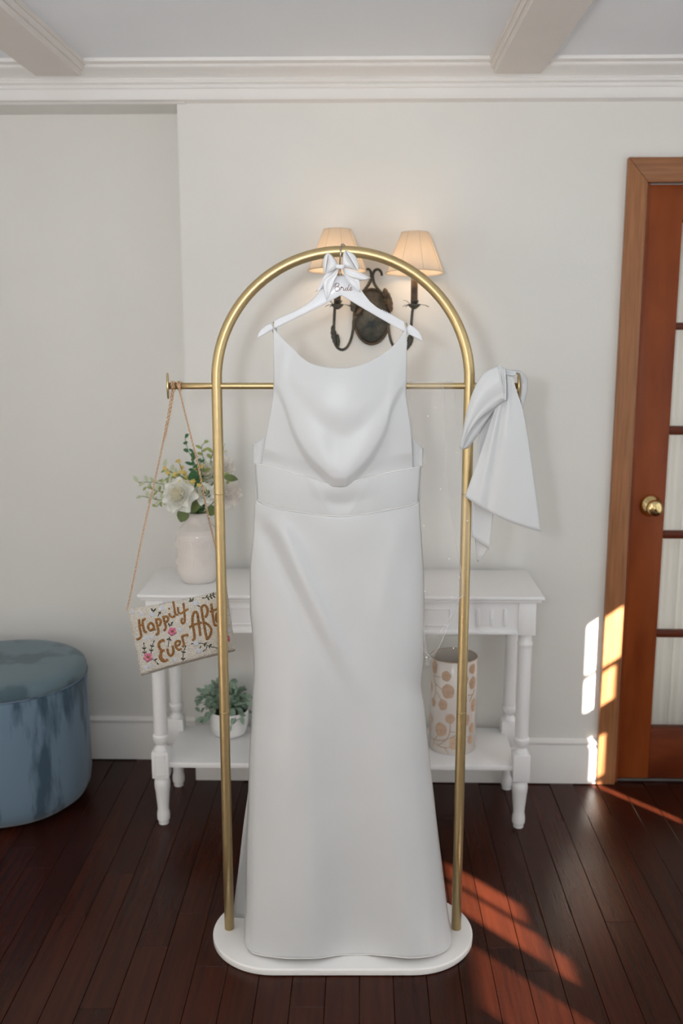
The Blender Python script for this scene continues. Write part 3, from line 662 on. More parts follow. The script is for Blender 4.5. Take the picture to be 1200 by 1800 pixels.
# ------------------------------------------------------------------ beaded purse on its chain
DPU = 2.408
purse = thing('beaded_purse', PD(320, 1170, DPU), 'ivory beaded purse reading Happily Ever After hanging by chain', 'purse')
cTL, cTR, cBR, cBL = Vector((224, 1071, 0)), Vector((399, 1036, 0)), Vector((413, 1142, 0)), Vector((248, 1186, 0))
def pq(u, v):
    p = cTL.lerp(cTR, u).lerp(cBL.lerp(cBR, u), v)
    p.y += 3.5*math.sin(math.pi*u)*(1-v)*0.6 - 1.2*math.sin(math.pi*u)*v
    return p
bul = lambda u, v: 0.011*(max(0, math.sin(math.pi*min(1, max(0, u))))**0.5)*(max(0, math.sin(math.pi*min(1, max(0, v))))**0.5)
def inv(px, py):
    u = (px-228)/175.0; v = 0.5
    for _ in range(8):
        q = pq(u, v); ex, ey = px-q.x, py-q.y
        u += ex/176.0 - ey*0.0; v += (ey + ex*0.2)/112.0
    return min(1, max(0, u)), min(1, max(0, v))
def pp(px, py, lift=0.0):
    u, v = inv(px, py); return PD(px, py, DPU - bul(u, v) - lift)
front = lambda u, v: (lambda p: PD(p.x, p.y, DPU - bul(u, v)))(pq(u, v))
back = lambda u, v: (lambda p: PD(p.x+1.0*(1-u), p.y+2.5*v, DPU + 0.012 + 0.6*bul(u, v)))(pq(u, v))
obj('front_panel', grid(front, 40, 28), M['bead'], purse, True, 0.002)
obj('back_panel', grid(back, 24, 18), M['bead'], purse, True, 0.002)
edge = [(0, k/12) for k in range(13)] + [(k/16, 1) for k in range(1, 17)] + [(1, 1-k/12) for k in range(1, 13)] + [(1-k/16, 0) for k in range(1, 17)]
n_ = len(edge)
V = [front(*e) for e in edge] + [back(*e) for e in edge]
obj('gusset', (V, [(i, (i+1) % n_, n_+(i+1) % n_, n_+i) for i in range(n_)]), M['bead'], purse, True)
C1 = lambda pts: [(215+x/10.0, 1030+y/10.0) for x, y in pts]
C2 = lambda pts: [(315+x/10.909, 1030+y/10.909) for x, y in pts]
letters = [
 ('H', C1, [[(293, 585), (300, 700), (322, 820), (330, 890), (300, 925), (250, 945)], [(410, 578), (365, 600), (358, 650), (372, 740), (392, 800), (430, 818)], [(308, 690), (362, 685)]], 2.0),
 ('a', C1, [[(562, 782), (545, 690), (505, 650), (462, 682), (456, 740), (490, 782), (540, 755)]], 2.0),
 ('p', C1, [[(588, 572), (612, 690), (632, 820), (590, 865)], [(598, 592), (650, 584), (676, 632), (652, 690), (618, 702)]], 2.0),
 ('p', C1, [[(715, 525), (742, 640), (764, 735), (730, 790)], [(728, 545), (780, 540), (805, 585), (780, 632), (748, 642)]], 1.9),
 ('i', C1, [[(822, 478), (838, 530), (885, 552), (925, 520)], [(810, 403), (832, 398)]], 1.7),
 ('l', C1, [[(890, 275), (912, 390), (935, 500), (985, 505)]], 1.7),
 ('y', C1, [[(972, 372), (992, 470), (1035, 482), (1075, 455), (1160, 402)], [(1072, 302), (1085, 430), (1096, 560), (1090, 640), (1060, 662), (1036, 622), (1058, 565)]], 1.7),
 ('E', C1, [[(742, 962), (690, 962), (642, 1012), (652, 1088), (692, 1128), (742, 1135)], [(690, 1138), (676, 1200), (662, 1250), (692, 1308), (742, 1322), (800, 1294)], [(672, 1215), (690, 1285), (735, 1305)]], 2.3),
 ('v', C1, [[(790, 1100), (806, 1180), (836, 1224), (882, 1208), (896, 1140), (880, 1048)]], 2.0),
 ('e', C1, [[(945, 1058), (1000, 1032), (1012, 978), (970, 966), (932, 1002), (946, 1080), (992, 1124), (1042, 1102)]], 1.8),
 ('r', C1, [[(1045, 872), (1066, 960), (1082, 1036), (1060, 1075)], [(1052, 884), (1100, 868), (1140, 860), (1148, 888)]], 1.9),
 ('A', C2, [[(248, 1045), (290, 1005), (276, 850), (252, 700), (258, 570), (296, 498), (342, 522), (362, 650), (386, 820), (402, 955)], [(190, 795), (262, 752), (432, 702)]], 2.0),
 ('f', C2, [[(490, 600), (532, 545), (540, 450), (490, 372), (432, 402), (432, 500), (468, 700), (492, 850), (534, 1035)], [(490, 702), (560, 752), (612, 842), (592, 940), (545, 1010)]], 2.0),
 ('t', C2, [[(610, 335), (632, 500), (658, 690), (682, 762), (722, 750)], [(585, 492), (720, 445)]], 1.9),
 ('e', C2, [[(722, 625), (790, 592), (792, 522), (742, 502), (704, 562), (718, 682), (792, 722)]], 1.7),
 ('r', C2, [[(846, 420), (868, 520), (884, 610)], [(852, 455), (880, 412), (918, 398)]], 1.7)]
PX = 2.5/1750
for ch, S, sts, wd in letters:
    gs_ = []
    for st in sts:
        pts = catmull([(x, y, 0) for x, y in S(st)], 7*len(st))
        gs_.append(tube([pp(p.x, p.y, 0.0012) for p in pts], wd*1.12*PX, 8, flat=0.45, up=(0, 1, 0)))
    obj('lettering', merge(*gs_), M['copper'], purse)
def leafshape(base, ang, ln, wd):
    d = Vector((math.cos(ang), math.sin(ang), 0)); n = Vector((-d.y, d.x, 0)); b = Vector((base[0], base[1], 0))
    P = [b, b+d*ln*0.35+n*wd*0.5, b+d*ln*0.7+n*wd*0.42, b+d*ln, b+d*ln*0.7-n*wd*0.42, b+d*ln*0.35-n*wd*0.5]
    V = [pp(p.x, p.y, 0.0012) for p in P] + [pp((b+d*ln*0.5).x, (b+d*ln*0.5).y, 0.0024)]
    return V, [(i, (i+1) % 6, 6) for i in range(6)]
def sprig(S, stem, leaves):
    st = S(stem); pts = catmull([(x, y, 0) for x, y in st], 10)
    g = [tube([pp(p.x, p.y, 0.0012) for p in pts], 0.75*PX, 6, flat=0.5, up=(0, 1, 0))]
    for (t, a, ln) in leaves:
        p = pts[int(round(t*10))]; tg = pts[min(10, int(round(t*10))+1)] - pts[max(0, int(round(t*10))-1)]
        g.append(leafshape((p.x, p.y), math.atan2(tg.y, tg.x)+R(a), ln, ln*0.42))
    obj('leaf_sprig', merge(*g), M['olive'], purse)
fork = [(0.25, 45, 5.5), (0.25, -45, 5.5), (0.55, 45, 5.5), (0.55, -45, 5.5), (1.0, 0, 5.5)]
sprig(C1, [(395, 1225), (385, 1100), (380, 1040)], fork); sprig(C1, [(505, 1190), (515, 1080), (545, 1000)], fork)
sprig(C1, [(808, 1050), (818, 960), (832, 890)], [(0.0, 180, 3.0), (0.35, 0, 1.0), (0.8, 130, 6), (0.8, -130, 6)])
sprig(C1, [(1100, 1090), (1070, 1180), (1066, 1320)], [(0, 180, 5.5), (0.4, 130, 5.5), (0.4, -130, 5.5), (0.9, 130, 5.5), (0.9, -130, 5.5)])
sprig(C1, [(500, 1290), (560, 1305), (600, 1345)], [(1, 0, 6), (0.5, -50, 6.5)])
sprig(C1, [(822, 720), (850, 680)], [(1, 0, 7), (0.3, -55, 7), (0.6, 35, 5)])
sprig(C1, [(545, 470), (545, 450)], [(0.8, 35, 8), (0.8, -35, 8)]); sprig(C1, [(622, 535), (650, 485), (675, 445)], [(0.1, 0, 5), (0.9, 150, 5), (0.9, -150, 5)])
sprig(C2, [(430, 235), (550, 215), (690, 155)], [(0, 0, 5), (0.3, -50, 6), (0.35, 70, 7), (0.6, -50, 6), (0.6, 70, 7), (0.85, -50, 6), (0.85, 70, 7)])
sprig(C2, [(260, 300), (220, 275)], [(0.5, 20, 7), (0.3, -30, 7), (0.2, 70, 7)]); sprig(C2, [(335, 370), (400, 395)], [(0.2, 0, 5.5)])
sprig(C2, [(370, 1100), (450, 1105), (560, 1150), (700, 1185)], [(0.3, -40, 6.5), (0.3, 50, 6), (0.55, -50, 7), (0.6, 50, 5), (0.95, 0, 4)])
sprig(C2, [(530, 1155), (515, 1210), (470, 1245)], [(0.8, 0, 5)]); sprig(C2, [(395, 1195), (415, 1150)], [(0.0, 0, 5)]); sprig(C2, [(270, 1105), (225, 1110)], [(0.0, 0, 5)])
def flower(S, c, r, m, n, cm, parts=True):
    c = S([c])[0]
    ctr = obj('flower_center', lathe([(0.0001, 0.0), (r*0.3*PX, 0.0002), (r*0.22*PX, -0.0012), (0.0001, -0.0016)], 10, pp(c[0], c[1], 0.0022), 'Y', False), cm, purse)
    for k in range(n):
        a = 2*math.pi*k/n + 0.4
        g = leafshape((c[0]+0.1*r*math.cos(a), c[1]+0.1*r*math.sin(a)), a, r*0.95, r*1.0)
        obj('petal', g, m, ctr, True, 0.0006)
flower(C1, (450, 1252), 8.6, M['pink'], 5, M['copper']); flower(C1, (876, 800), 8.0, M['pink'], 5, M['copper']); flower(C2, (905, 1015), 7.0, M['pink'], 5, M['copper'])
for c in [(185, 452), (320, 490), (690, 385), (525, 505), (1015, 775), (420, 918), (512, 905), (930, 1302), (402, 1435), (482, 1405)]: flower(C1, c, 4.4 if c[0] in (690, 525) else 3.6, M['blueb'], 5, M['blueb'])
for c in [(312, 332), (320, 1100), (372, 1245), (925, 850)]: flower(C2, c, 5.0, M['blueb'], 5, M['blueb'])
def chain(pts, n):
    P = catmull(pts, n); g = []
    for i in range(n):
        a, b = P[i], P[i+1]; d = (b-a); L_ = d.length*0.78; d.normalize()
        s = d.cross(Vector((0, 1, 0))).normalized(); q = d.cross(s)
        ax = (s*math.cos(0.7) + q*math.sin(0.7)) if i % 2 else (s*math.cos(0.7) - q*math.sin(0.7))
        c = (a+b)/2
        ring = [c + d*(L_*math.cos(t)) + ax*(0.0024*math.sin(t)) for t in [2*math.pi*k/8 for k in range(8)]]
        g.append(tube(ring, 0.00085, 4, closed=True))
    return merge(*g)
DCH = DR
topL = [PD(302, 690, DCH-0.002), PD(302.5, 684, DCH-0.009), PD(302.5, 676, DCH-0.0105), PD(302.5, 672, DCH-0.004), PD(302, 673, DCH+0.006)]
strL = [PD(302.5, 673, DCH-0.008), PD(303, 684, DCH-0.0105), PD(287.5, 773, DCH), PD(271, 851, DCH+0.008), PD(253, 929, DCH+0.016), PD(231, 1038, DPU), PD(223.5, 1072, DPU+0.004)]
strR = [PD(314, 672, DCH-0.006), PD(314.5, 682, DCH-0.0105), PD(331, 749, DCH), PD(348, 818, DCH+0.01), PD(362, 889, DCH+0.018), PD(376, 949, DPU+0.004), PD(398, 1036, DPU+0.006)]
strT = [PD(305.5, 686, DCH-0.009), PD(301, 715, DCH-0.006), PD(292, 760, DCH), PD(287.5, 775, DCH+0.001)]
cm_ = obj('chain_strap', chain(strL, 118), M['rosegold'], purse)
obj('chain_strap', chain(strR, 112), M['rosegold'], purse); obj('chain_strap', chain(strT, 26), M['rosegold'], purse)
for xx in (303, 306.5, 314, 317):
    c = PD(xx, 678.5, DCH)
    lp = [c + Vector((0.0008*math.sin(2*t), 0.0102*math.cos(t), 0.0102*math.sin(t))) for t in [2*math.pi*k/14 for k in range(15)]]
    obj('chain_wrap', chain(lp, 14), M['rosegold'], purse)

# ------------------------------------------------------------------ console table
TY0, TY1, TZ = 2.925, 3.262, 0.776
TXL, TXR = PY(240, 1050, TY0).x, PY(958, 1054, TY0).x
TC = (TXL+TXR)/2
tab = thing('console_table', (TC, (TY0+TY1)/2, 0), 'white painted console table with turned legs and lower shelf', 'table')
tp = [(0.0, -0.022), (-0.004, -0.022), (-0.006, -0.016), (-0.001, -0.013), (0.0, -0.008), (-0.002, -0.002), (-0.006, 0.0)]
g = box(TXL, TXR, TY0, TY1, TZ-0.013, TZ, 0.005, 3); g2 = box(TXL+0.008, TXR-0.008, TY0+0.008, TY1-0.004, TZ-0.022, TZ-0.011, 0.004, 2)
obj('table_top', merge(g, g2), M['table'], tab, 'auto')
LX = 0.572; LY0, LY1 = 2.966, 3.232; BH = 0.027
zA0, zA1 = PY(930, 1117, LY0-BH).z, TZ-0.021
ax0, ax1 = TC-LX, TC+LX
obj('apron', merge(box(ax0+BH-0.004, ax1-BH+0.004, LY0-BH+0.007, LY0-BH+0.025, zA0+0.004, zA1), box(ax0+BH-0.004, ax1-BH+0.004, LY0-BH+0.002, LY0-BH+0.025, zA0+0.0, zA0+0.012, 0.003)), M['table'], tab, 'auto')
obj('apron', box(ax0+BH, ax1-BH, LY1+0.005, LY1+0.02, zA0+0.004, zA1), M['table'], tab, False)
for s in (ax0, ax1): obj('side_apron', box(s-0.010, s+0.010, LY0+BH-0.004, LY1-BH+0.004, zA0+0.004, zA1), M['table'], tab, False)
zm0, zm1 = zA0+0.026, zA1-0.022
yf = LY0-BH+0.007
for s in (-1, 1):
    for xx in (0.378, 0.420, 0.463, 0.504):
        cx = TC+0.002+s*xx
        # a rounded flute standing in the apron
        P = []
        for k in range(9): a = math.pi*k/8; P.append((cx+0.0058*math.cos(a), zm1-0.006+0.0058*math.sin(a)))
        for k in range(9): a = math.pi+math.pi*k/8; P.append((cx+0.0058*math.cos(a), zm0+0.006+0.0058*math.sin(a)))
        obj('flute', bev(prism(P, yf-0.0035, yf+0.002, lambda x, z, y: Vector((x, y, z))), 0.002, 2, 50), M['table'], tab, 'auto')
fx = 0.338
for q in (box(TC-fx, TC+fx, yf-0.004, yf+0.002, zm1-0.004, zm1, 0.0015, 1), box(TC-fx, TC+fx, yf-0.004, yf+0.002, zm0, zm0+0.004, 0.0015, 1),
          box(TC-fx, TC-fx+0.004, yf-0.004, yf+0.002, zm0, zm1, 0.0015, 1), box(TC+fx-0.004, TC+fx, yf-0.004, yf+0.002, zm0, zm1, 0.0015, 1)):
    obj('panel_moulding', q, M['table'], tab, 'auto')
zl = lambda y: PY(915, y, LY0-0.015).z
pr = lambda y, h: (h*0.00177, zl(y))
low = [(6.5, 1461), (9, 1460), (9.3, 1451), (11.2, 1449), (11.6, 1442), (11.2, 1436), (10, 1433), (10.4, 1425), (13, 1398), (13.4, 1396), (13.8, 1395), (14.2, 1390), (14.4, 1385), (13.6, 1379), (11, 1376), (9.4, 1374.5), (9.4, 1373), (11, 1372)]
upp = [(12, 1327), (13, 1325), (11, 1321), (8.6, 1318), (8.4, 1316), (11, 1313), (13.2, 1309), (14.2, 1304), (14.2, 1301), (13.2, 1299.5), (11.8, 1298.5), (11.9, 1220), (12.1, 1143), (11.9, 1138), (13, 1136), (13.2, 1133), (13, 1131), (11.6, 1129), (11.2, 1118), (11.2, 1112)]
zb0, zb1 = zl(1372.5), zl(1326)
plow = [(0.001, 0.0005)] + [(h*0.00177, max(0.0008, zl(y))) for h, y in low]; pupp = [(h*0.00177, zl(y)) for h, y in upp]
for lx in (ax0, ax1):
    for ly in (LY0, LY1):
        lg = obj('leg', merge(lathe(plow, 28, (lx, ly, 0)), lathe(pupp, 28, (lx, ly, 0)), box(lx-BH, lx+BH, ly-BH, ly+BH, zb0, zb1, 0.003, 2), box(lx-BH, lx+BH, ly-BH, ly+BH, zA0-0.001, TZ-0.0215, 0.0025, 2)), M['table'], tab, 'auto')
        if ly == LY0 and lx == ax0:
            yf2 = ly-BH
            for q in (box(lx-0.017, lx+0.017, yf2-0.0016, yf2+0.001, zb1-0.014, zb1-0.011), box(lx-0.017, lx+0.017, yf2-0.0016, yf2+0.001, zb0+0.011, zb0+0.014), box(lx-0.017, lx-0.014, yf2-0.0016, yf2+0.001, zb0+0.011, zb1-0.011), box(lx+0.014, lx+0.017, yf2-0.0016, yf2+0.001, zb0+0.011, zb1-0.011)):
                obj('block_moulding', q, M['table'], lg, False)
ZSH = PY(560, 1343, LY0-0.012).z
obj('shelf', box(ax0+0.012, ax1-0.012, LY0-0.012, LY1+0.022, ZSH-0.018, ZSH, 0.003), M['table'], tab, 'auto')

# ------------------------------------------------------------------ vase with relief
va = PD(349, 1000, 3.115); vx, vy = va.x, va.y
vase = thing('ceramic_vase', (vx, vy, TZ), 'white ceramic bottle vase with embossed arches, on console table', 'vase')
VH = 0.222
vp = hermite([(0, 0.054), (0.006, 0.058), (0.02, 0.064), (0.035, 0.0685), (0.05, 0.070), (0.13, 0.070), (0.152, 0.0685), (0.168, 0.061), (0.180, 0.050), (0.188, 0.043), (0.196, 0.0395), (0.212, 0.0385), (0.222, 0.0405)])
def relief(a, z):
    n = 15; s = (a/(2*math.pi)*n) % 1.0 - 0.5; cw = 2*math.pi*0.07/n
    x_ = s*cw; zz = (z-0.032)/0.112
    if zz < 0 or zz > 1: return 0
    k = (zz*2) % 1.0; hz = 0.056*k
    if k > 0.42:   # tall concentric arches
        top_ = 0.048; d = abs(x_) if hz < top_-0.008 else math.hypot(x_, hz-(top_-0.008))
        return 0.0008*math.cos(d/0.0098*2*math.pi*1.5)*sm(0.42, .47, k)*(1-sm(.95, 1, k))
    return 0.0007*math.cos(x_/0.0065*2*math.pi)*math.cos(hz/0.0080*2*math.pi)
def vsurf(u, v):
    z = VH*v; a = 2*math.pi*u; r = vp(z) + relief(a, z)
    return Vector((vx+r*math.cos(a), vy+r*math.sin(a), TZ+0.0006+z))
g = grid(vsurf, 300, 130, True); g[1].append(tuple(i*131 for i in range(300)))
vb = obj('vase_body', g, M['vase'], vase)
obj('vase_inside', lathe([(0.0405, VH+0.0006), (0.039, VH+0.003), (0.0365, VH+0.0006), (0.036, 0.19), (0.045, 0.17), (0.05, 0.1)], 36, (vx, vy, TZ), 'Z', False), M['vaserel'], vase)

# ------------------------------------------------------------------ bouquet
def mk_mesh(name, geo, m):
    me = bpy.data.meshes.new(name); me.from_pydata([Vector(v) for v in geo[0]], [], geo[1]); me.update(); me.materials.append(m)
    me.polygons.foreach_set('use_smooth', [True]*len(me.polygons)); return me
def petal_geo(wd, ht, cup, curl):
    def fn(u, v):
        s = (u-0.5)*2; wv = wd*(0.35+0.65*math.sin(math.pi*min(1, 0.12+v*0.75)))
        if v > 0.85: wv *= 1-0.25*((v-0.85)/0.15)**2
        return Vector((s*wv, -(cup*math.sin(v*1.7) - cup*0.55*s*s*(0.4+v)) - curl*max(0, v-0.7)**2*6, ht*v*(1-0.06*s*s)))
    return grid(fn, 6, 7)
petals = {k: [mk_mesh('petal', petal_geo(0.62, 0.9, 0.30, 0.10), M[k]), mk_mesh('petal', petal_geo(0.66, 0.95, 0.42, 0.35), M[k])] for k in ('rose', 'rosein', 'rosep')}
def frame(c, ax, roll=0.0):
    z = Vector(ax).normalized(); x = z.orthogonal().normalized(); y = z.cross(x)
    return Matrix.Translation(c) @ Matrix((x, y, z)).transposed().to_4x4() @ Matrix.Rotation(roll, 4, 'Z')
neck = Vector((vx, vy, TZ+VH-0.03))
def stemline(c, m='stem', r=0.0016):
    mid = neck.lerp(c, 0.5) + Vector((0, 0, 0.012))
    foot = Vector((vx+(c.x-vx)*-0.12, vy, TZ+0.03))
    return tube(catmull([foot, neck + Vector(((c.x-vx)*0.1, 0, 0)), mid, c], 14), r, 6)
def rose(px, py, D, ax, r, label, kind='rose', nin=True):
    c = PD(px, py, D); rt = thing('rose', c, label, 'rose', None)
    Fm = frame(c - Vector(ax).normalized()*r*0.45, ax, random.random()*6)
    obj('stem', stemline(Vector(c - Vector(ax).normalized()*r*0.5)), M['stem'], rt)
    lay = [(3, 0.22, 8, 0, 0.95), (4, 0.40, 12, 0, 0.98), (5, 0.62, 22, 0, 0.98), (6, 0.82, 38, 1, 0.92), (6, 1.0, 58, 1, 0.85)]
    for li, (n, s, tilt, mi, hh) in enumerate(lay):
        mk = 'rosein' if (li < 2 and kind == 'rose') else kind
        for k in range(n):
            a = 2*math.pi*(k+0.5*(li % 2))/n + 0.2*random.uniform(-1, 1)
            T = Fm @ Matrix.Rotation(a, 4, 'Z') @ Matrix.Translation((0, -r*s*0.30, 0)) @ Matrix.Rotation(R(tilt+random.uniform(-5, 5)), 4, 'X') @ Matrix.Diagonal((r*(0.30+0.55*s), r*(0.45+0.4*s), r*hh*1.0, 1))
            inst('petal', petals[mk][mi], T, rt)
    return rt
random.seed(11)
rose(312, 869, 3.005, (-0.25, -0.9, 0.35), 0.049, 'largest open cream rose, resting on the vase shoulder beside hanging leaf')
rose(358, 866, 3.02, (0.05, -0.8, 0.5), 0.031, 'small white rosebud in front of the vase, above its mouth')
rose(360, 829, 3.09, (0.1, -0.7, 0.6), 0.042, 'upper white rose behind the gold post')
rose(402, 866, 3.08, (0.5, -0.8, 0.25), 0.042, 'blush white rose between gold post and dress, beneath pointed olive leaf', 'rosep')
rose(394, 815, 3.13, (0.45, -0.6, 0.6), 0.036, 'pale white rose between gold post and dress, above pointed olive leaf', 'rosep')
def leaf_geo(l=1.0, w_=0.5, fold=0.12, bend=0.2):
    def fn(u, v):
        s = (u-0.5)*2; wv = w_*0.5*math.sin(math.pi*min(1, v*0.96+0.02))**0.75
        return Vector((s*wv, v*l, fold*abs(s)*wv*2 - bend*v*v))
    return grid(fn, 2, 6)
LM = {k: mk_mesh('leaf', leaf_geo(), M[k]) for k in ('leafg', 'leafe', 'leafl', 'leafp', 'sage')}
LMr = {k: mk_mesh('leaf', leaf_geo(1, 0.85, 0.1, 0.12), M[k]) for k in ('leafg', 'leafe', 'leafl', 'leafp', 'sage')}
def leafM(p, d, nrm, s):
    y = Vector(d).normalized(); z = Vector(nrm); z = (z - y*z.dot(y)).normalized(); x = y.cross(z)
    return Matrix.Translation(p) @ Matrix((x, y, z)).transposed().to_4x4() @ Matrix.Diagonal((s, s, s, 1))
def vspr(name, path, D, mk, label, cat, n, sz, rnd=False, grp=None, tip=None):
    P = [PD(x_, y_, D+dd) for x_, y_, dd in path]
    rt = thing(name, P[0], label, cat, grp)
    pts = catmull([Vector((vx, vy, TZ+0.05)), neck] + P, 40)
    obj('stem', tube(pts, 0.0011, 5), M['stem'], rt)
    st = int(40*0.42)
    for k in range(n):
        i = int(lerp(st, 40, k/max(1, n-1))); p = pts[i]; t = (pts[min(40, i+1)]-pts[i-1]).normalized()
        a = k*2.4; side = t.cross(Vector((0, 1, 0))).normalized()*math.cos(a) + Vector((0, 1, 0))*math.sin(a)*0.7
        d = t*0.55 + side; 
        inst('leaf', (LMr if rnd else LM)[mk], leafM(p, d, Vector((0, -1, 0.5)) + t*0.3, sz*random.uniform(0.8, 1.15)), rt)
    if tip:
        for k in range(tip):
            i = 40-int(k*1.7); p = pts[max(22, i)] + Vector((random.uniform(-1, 1), random.uniform(-.6, .6), random.uniform(-1, 1)))*0.014
            inst('blossom', BL, Matrix.Translation(p) @ Matrix.Rotation(random.random()*6, 4, 'Y') @ Matrix.Diagonal((0.0085,)*3 + (1,)), rt)
    return rt
bg_ = [lathe([(0.05, -0.3), (0.5, -0.1), (0.65, 0.2), (0.3, 0.45), (0.05, 0.4)], 7)]
for k in range(5):
    a = 2*math.pi*k/5; bg_.append(lathe([(0.02, -0.35), (0.34, -0.1), (0.34, 0.15), (0.02, 0.35)], 6, (0.6*math.cos(a), -0.1, 0.6*math.sin(a))))
BL = mk_mesh('blossom', merge(*bg_), M['yellow'])
vspr('eucalyptus_sprig', [(352, 860, -0.03), (344, 820, -0.02), (330, 790, 0), (325, 769, 0)], 3.08, 'leafe', 'tallest emerald eucalyptus sprig leaning over the yellow flowers', 'foliage', 13, 0.021, True)
vspr('green_sprig', [(356, 850, -0.03), (358, 815, 0), (354, 785, 0), (359, 779, 0)], 3.10, 'leafl', 'upright lime green sprig between inner chain strand and post', 'foliage', 20, 0.022)
vspr('green_sprig', [(362, 850, 0), (370, 810, 0), (376, 785, 0.01)], 3.12, 'leafl', 'lime green sprig rising half behind the gold post', 'foliage', 20, 0.024)
vspr('green_sprig', [(370, 850, 0), (388, 815, 0.02), (393, 785, 0.02)], 3.14, 'leafp', 'pale thin sprig rising between gold post and dress', 'foliage', 16, 0.018)
vspr('leafy_spray', [(340, 880, -0.03), (305, 858, -0.02), (270, 848, 0), (243, 848, 0)], 3.12, 'leafp', 'longest pale filler spray, reaching out past the outer chain strand', 'foliage', 26, 0.026)
vspr('leafy_spray', [(338, 888, -0.03), (300, 882, 0), (265, 876, 0), (250, 872, 0)], 3.11, 'leafp', 'pale filler spray drooping under the longest pale spray', 'foliage', 24, 0.024)
vspr('leafy_spray', [(338, 886, -0.02), (305, 880, 0), (283, 884, 0), (276, 890, 0)], 3.11, 'leafl', 'short lime spray under the largest rose', 'foliage', 18, 0.020)
vspr('leafy_spray', [(345, 868, 0), (318, 842, 0), (290, 822, 0.01)], 3.10, 'leafp', 'pale filler spray behind the yellow flowers', 'foliage', 26, 0.026)
vspr('yellow_flower', [(345, 860, -0.01), (318, 838, 0), (289, 826, 0)], 3.06, 'leafl', 'yellow blossom spray beside the outer chain strand', 'flower', 6, 0.012, tip=9)
vspr('yellow_flower', [(346, 858, -0.01), (325, 836, 0), (314, 812, 0)], 3.07, 'leafl', 'highest yellow blossom spray in the vase', 'flower', 6, 0.012, tip=7)
vspr('yellow_flower', [(346, 862, -0.03), (330, 845, -0.02), (314, 833, -0.02)], 3.05, 'leafl', 'yellow blossom spray just above the largest rose', 'flower', 6, 0.012, tip=8)
vspr('yellow_flower', [(352, 855, 0), (352, 835, 0), (351, 813, 0)], 3.07, 'leafe', 'yellow blossom spray behind the inner chain strand', 'flower', 10, 0.022, tip=6)
vspr('green_sprig', [(352, 870, -0.02), (346, 845, 0), (338, 815, 0), (340, 795, 0)], 3.07, 'leafe', 'emerald sprig at the heart of the bouquet', 'foliage', 22, 0.022)
vspr('green_sprig', [(350, 870, -0.03), (345, 840, -0.02), (349, 812, -0.01)], 3.06, 'leafe', 'short emerald sprig behind the inner chain strand', 'foliage', 20, 0.020)
vspr('green_sprig', [(352, 872, 0), (368, 842, 0), (384, 826, 0), (402, 842, 0)], 3.09, 'leafl', 'lime sprig arching behind the gold post', 'foliage', 18, 0.020)
vspr('leafy_spray', [(342, 875, -0.03), (322, 850, -0.02), (300, 838, -0.01), (280, 852, 0)], 3.12, 'leafl', 'lime spray between the yellow flowers and largest rose', 'foliage', 22, 0.019)
vspr('leafy_spray', [(340, 885, -0.02), (300, 868, -0.01), (272, 862, 0), (258, 856, 0)], 3.12, 'leafl', 'lime tinged spray crossing behind the outer chain strand', 'foliage', 22, 0.018)
vspr('leafy_spray', [(350, 880, -0.02), (336, 866, -0.02), (334, 848, -0.02)], 3.10, 'leafp', 'pale spray tucked between the two front roses', 'foliage', 16, 0.022)
for (x_, y_, d_, s_, dd, lab) in [(326, 893, (-0.35, -0.25, -1), 0.046, 3.035, 'broad olive leaf hanging over the vase shoulder'), (330, 893, (1, -0.3, 0.35), 0.046, 3.03, 'broad olive leaf lying across the vase mouth'), (392, 838, (1, -0.2, -0.12), 0.046, 3.06, 'olive leaf pointing from the gold post towards the dress'),
                               (345, 852, (-0.2, -0.3, 1), 0.048, 3.06, 'dark green leaf standing behind the small rosebud'), (352, 880, (0.5, -0.4, 0.6), 0.05, 3.04, 'dark leaf between the two front roses'), (362, 900, (0.9, -0.3, 0.3), 0.04, 3.05, 'olive leaf at the vase mouth near the post')]:
    p = PD(x_, y_, dd); rt = thing('rose_leaf', p, lab, 'leaf')
    inst('leaf_blade', (LM if 'pointing' in lab else LMr)['leafg' if 'olive' in lab else 'leafe'], leafM(p, d_, (0.1, -1, 0.3), s_), rt)
    obj('leaf_stalk', tube(catmull([Vector((vx, vy, TZ+0.09)), neck + Vector((0, 0, 0.02)), p], 10), 0.0009, 5), M['stem'], rt)

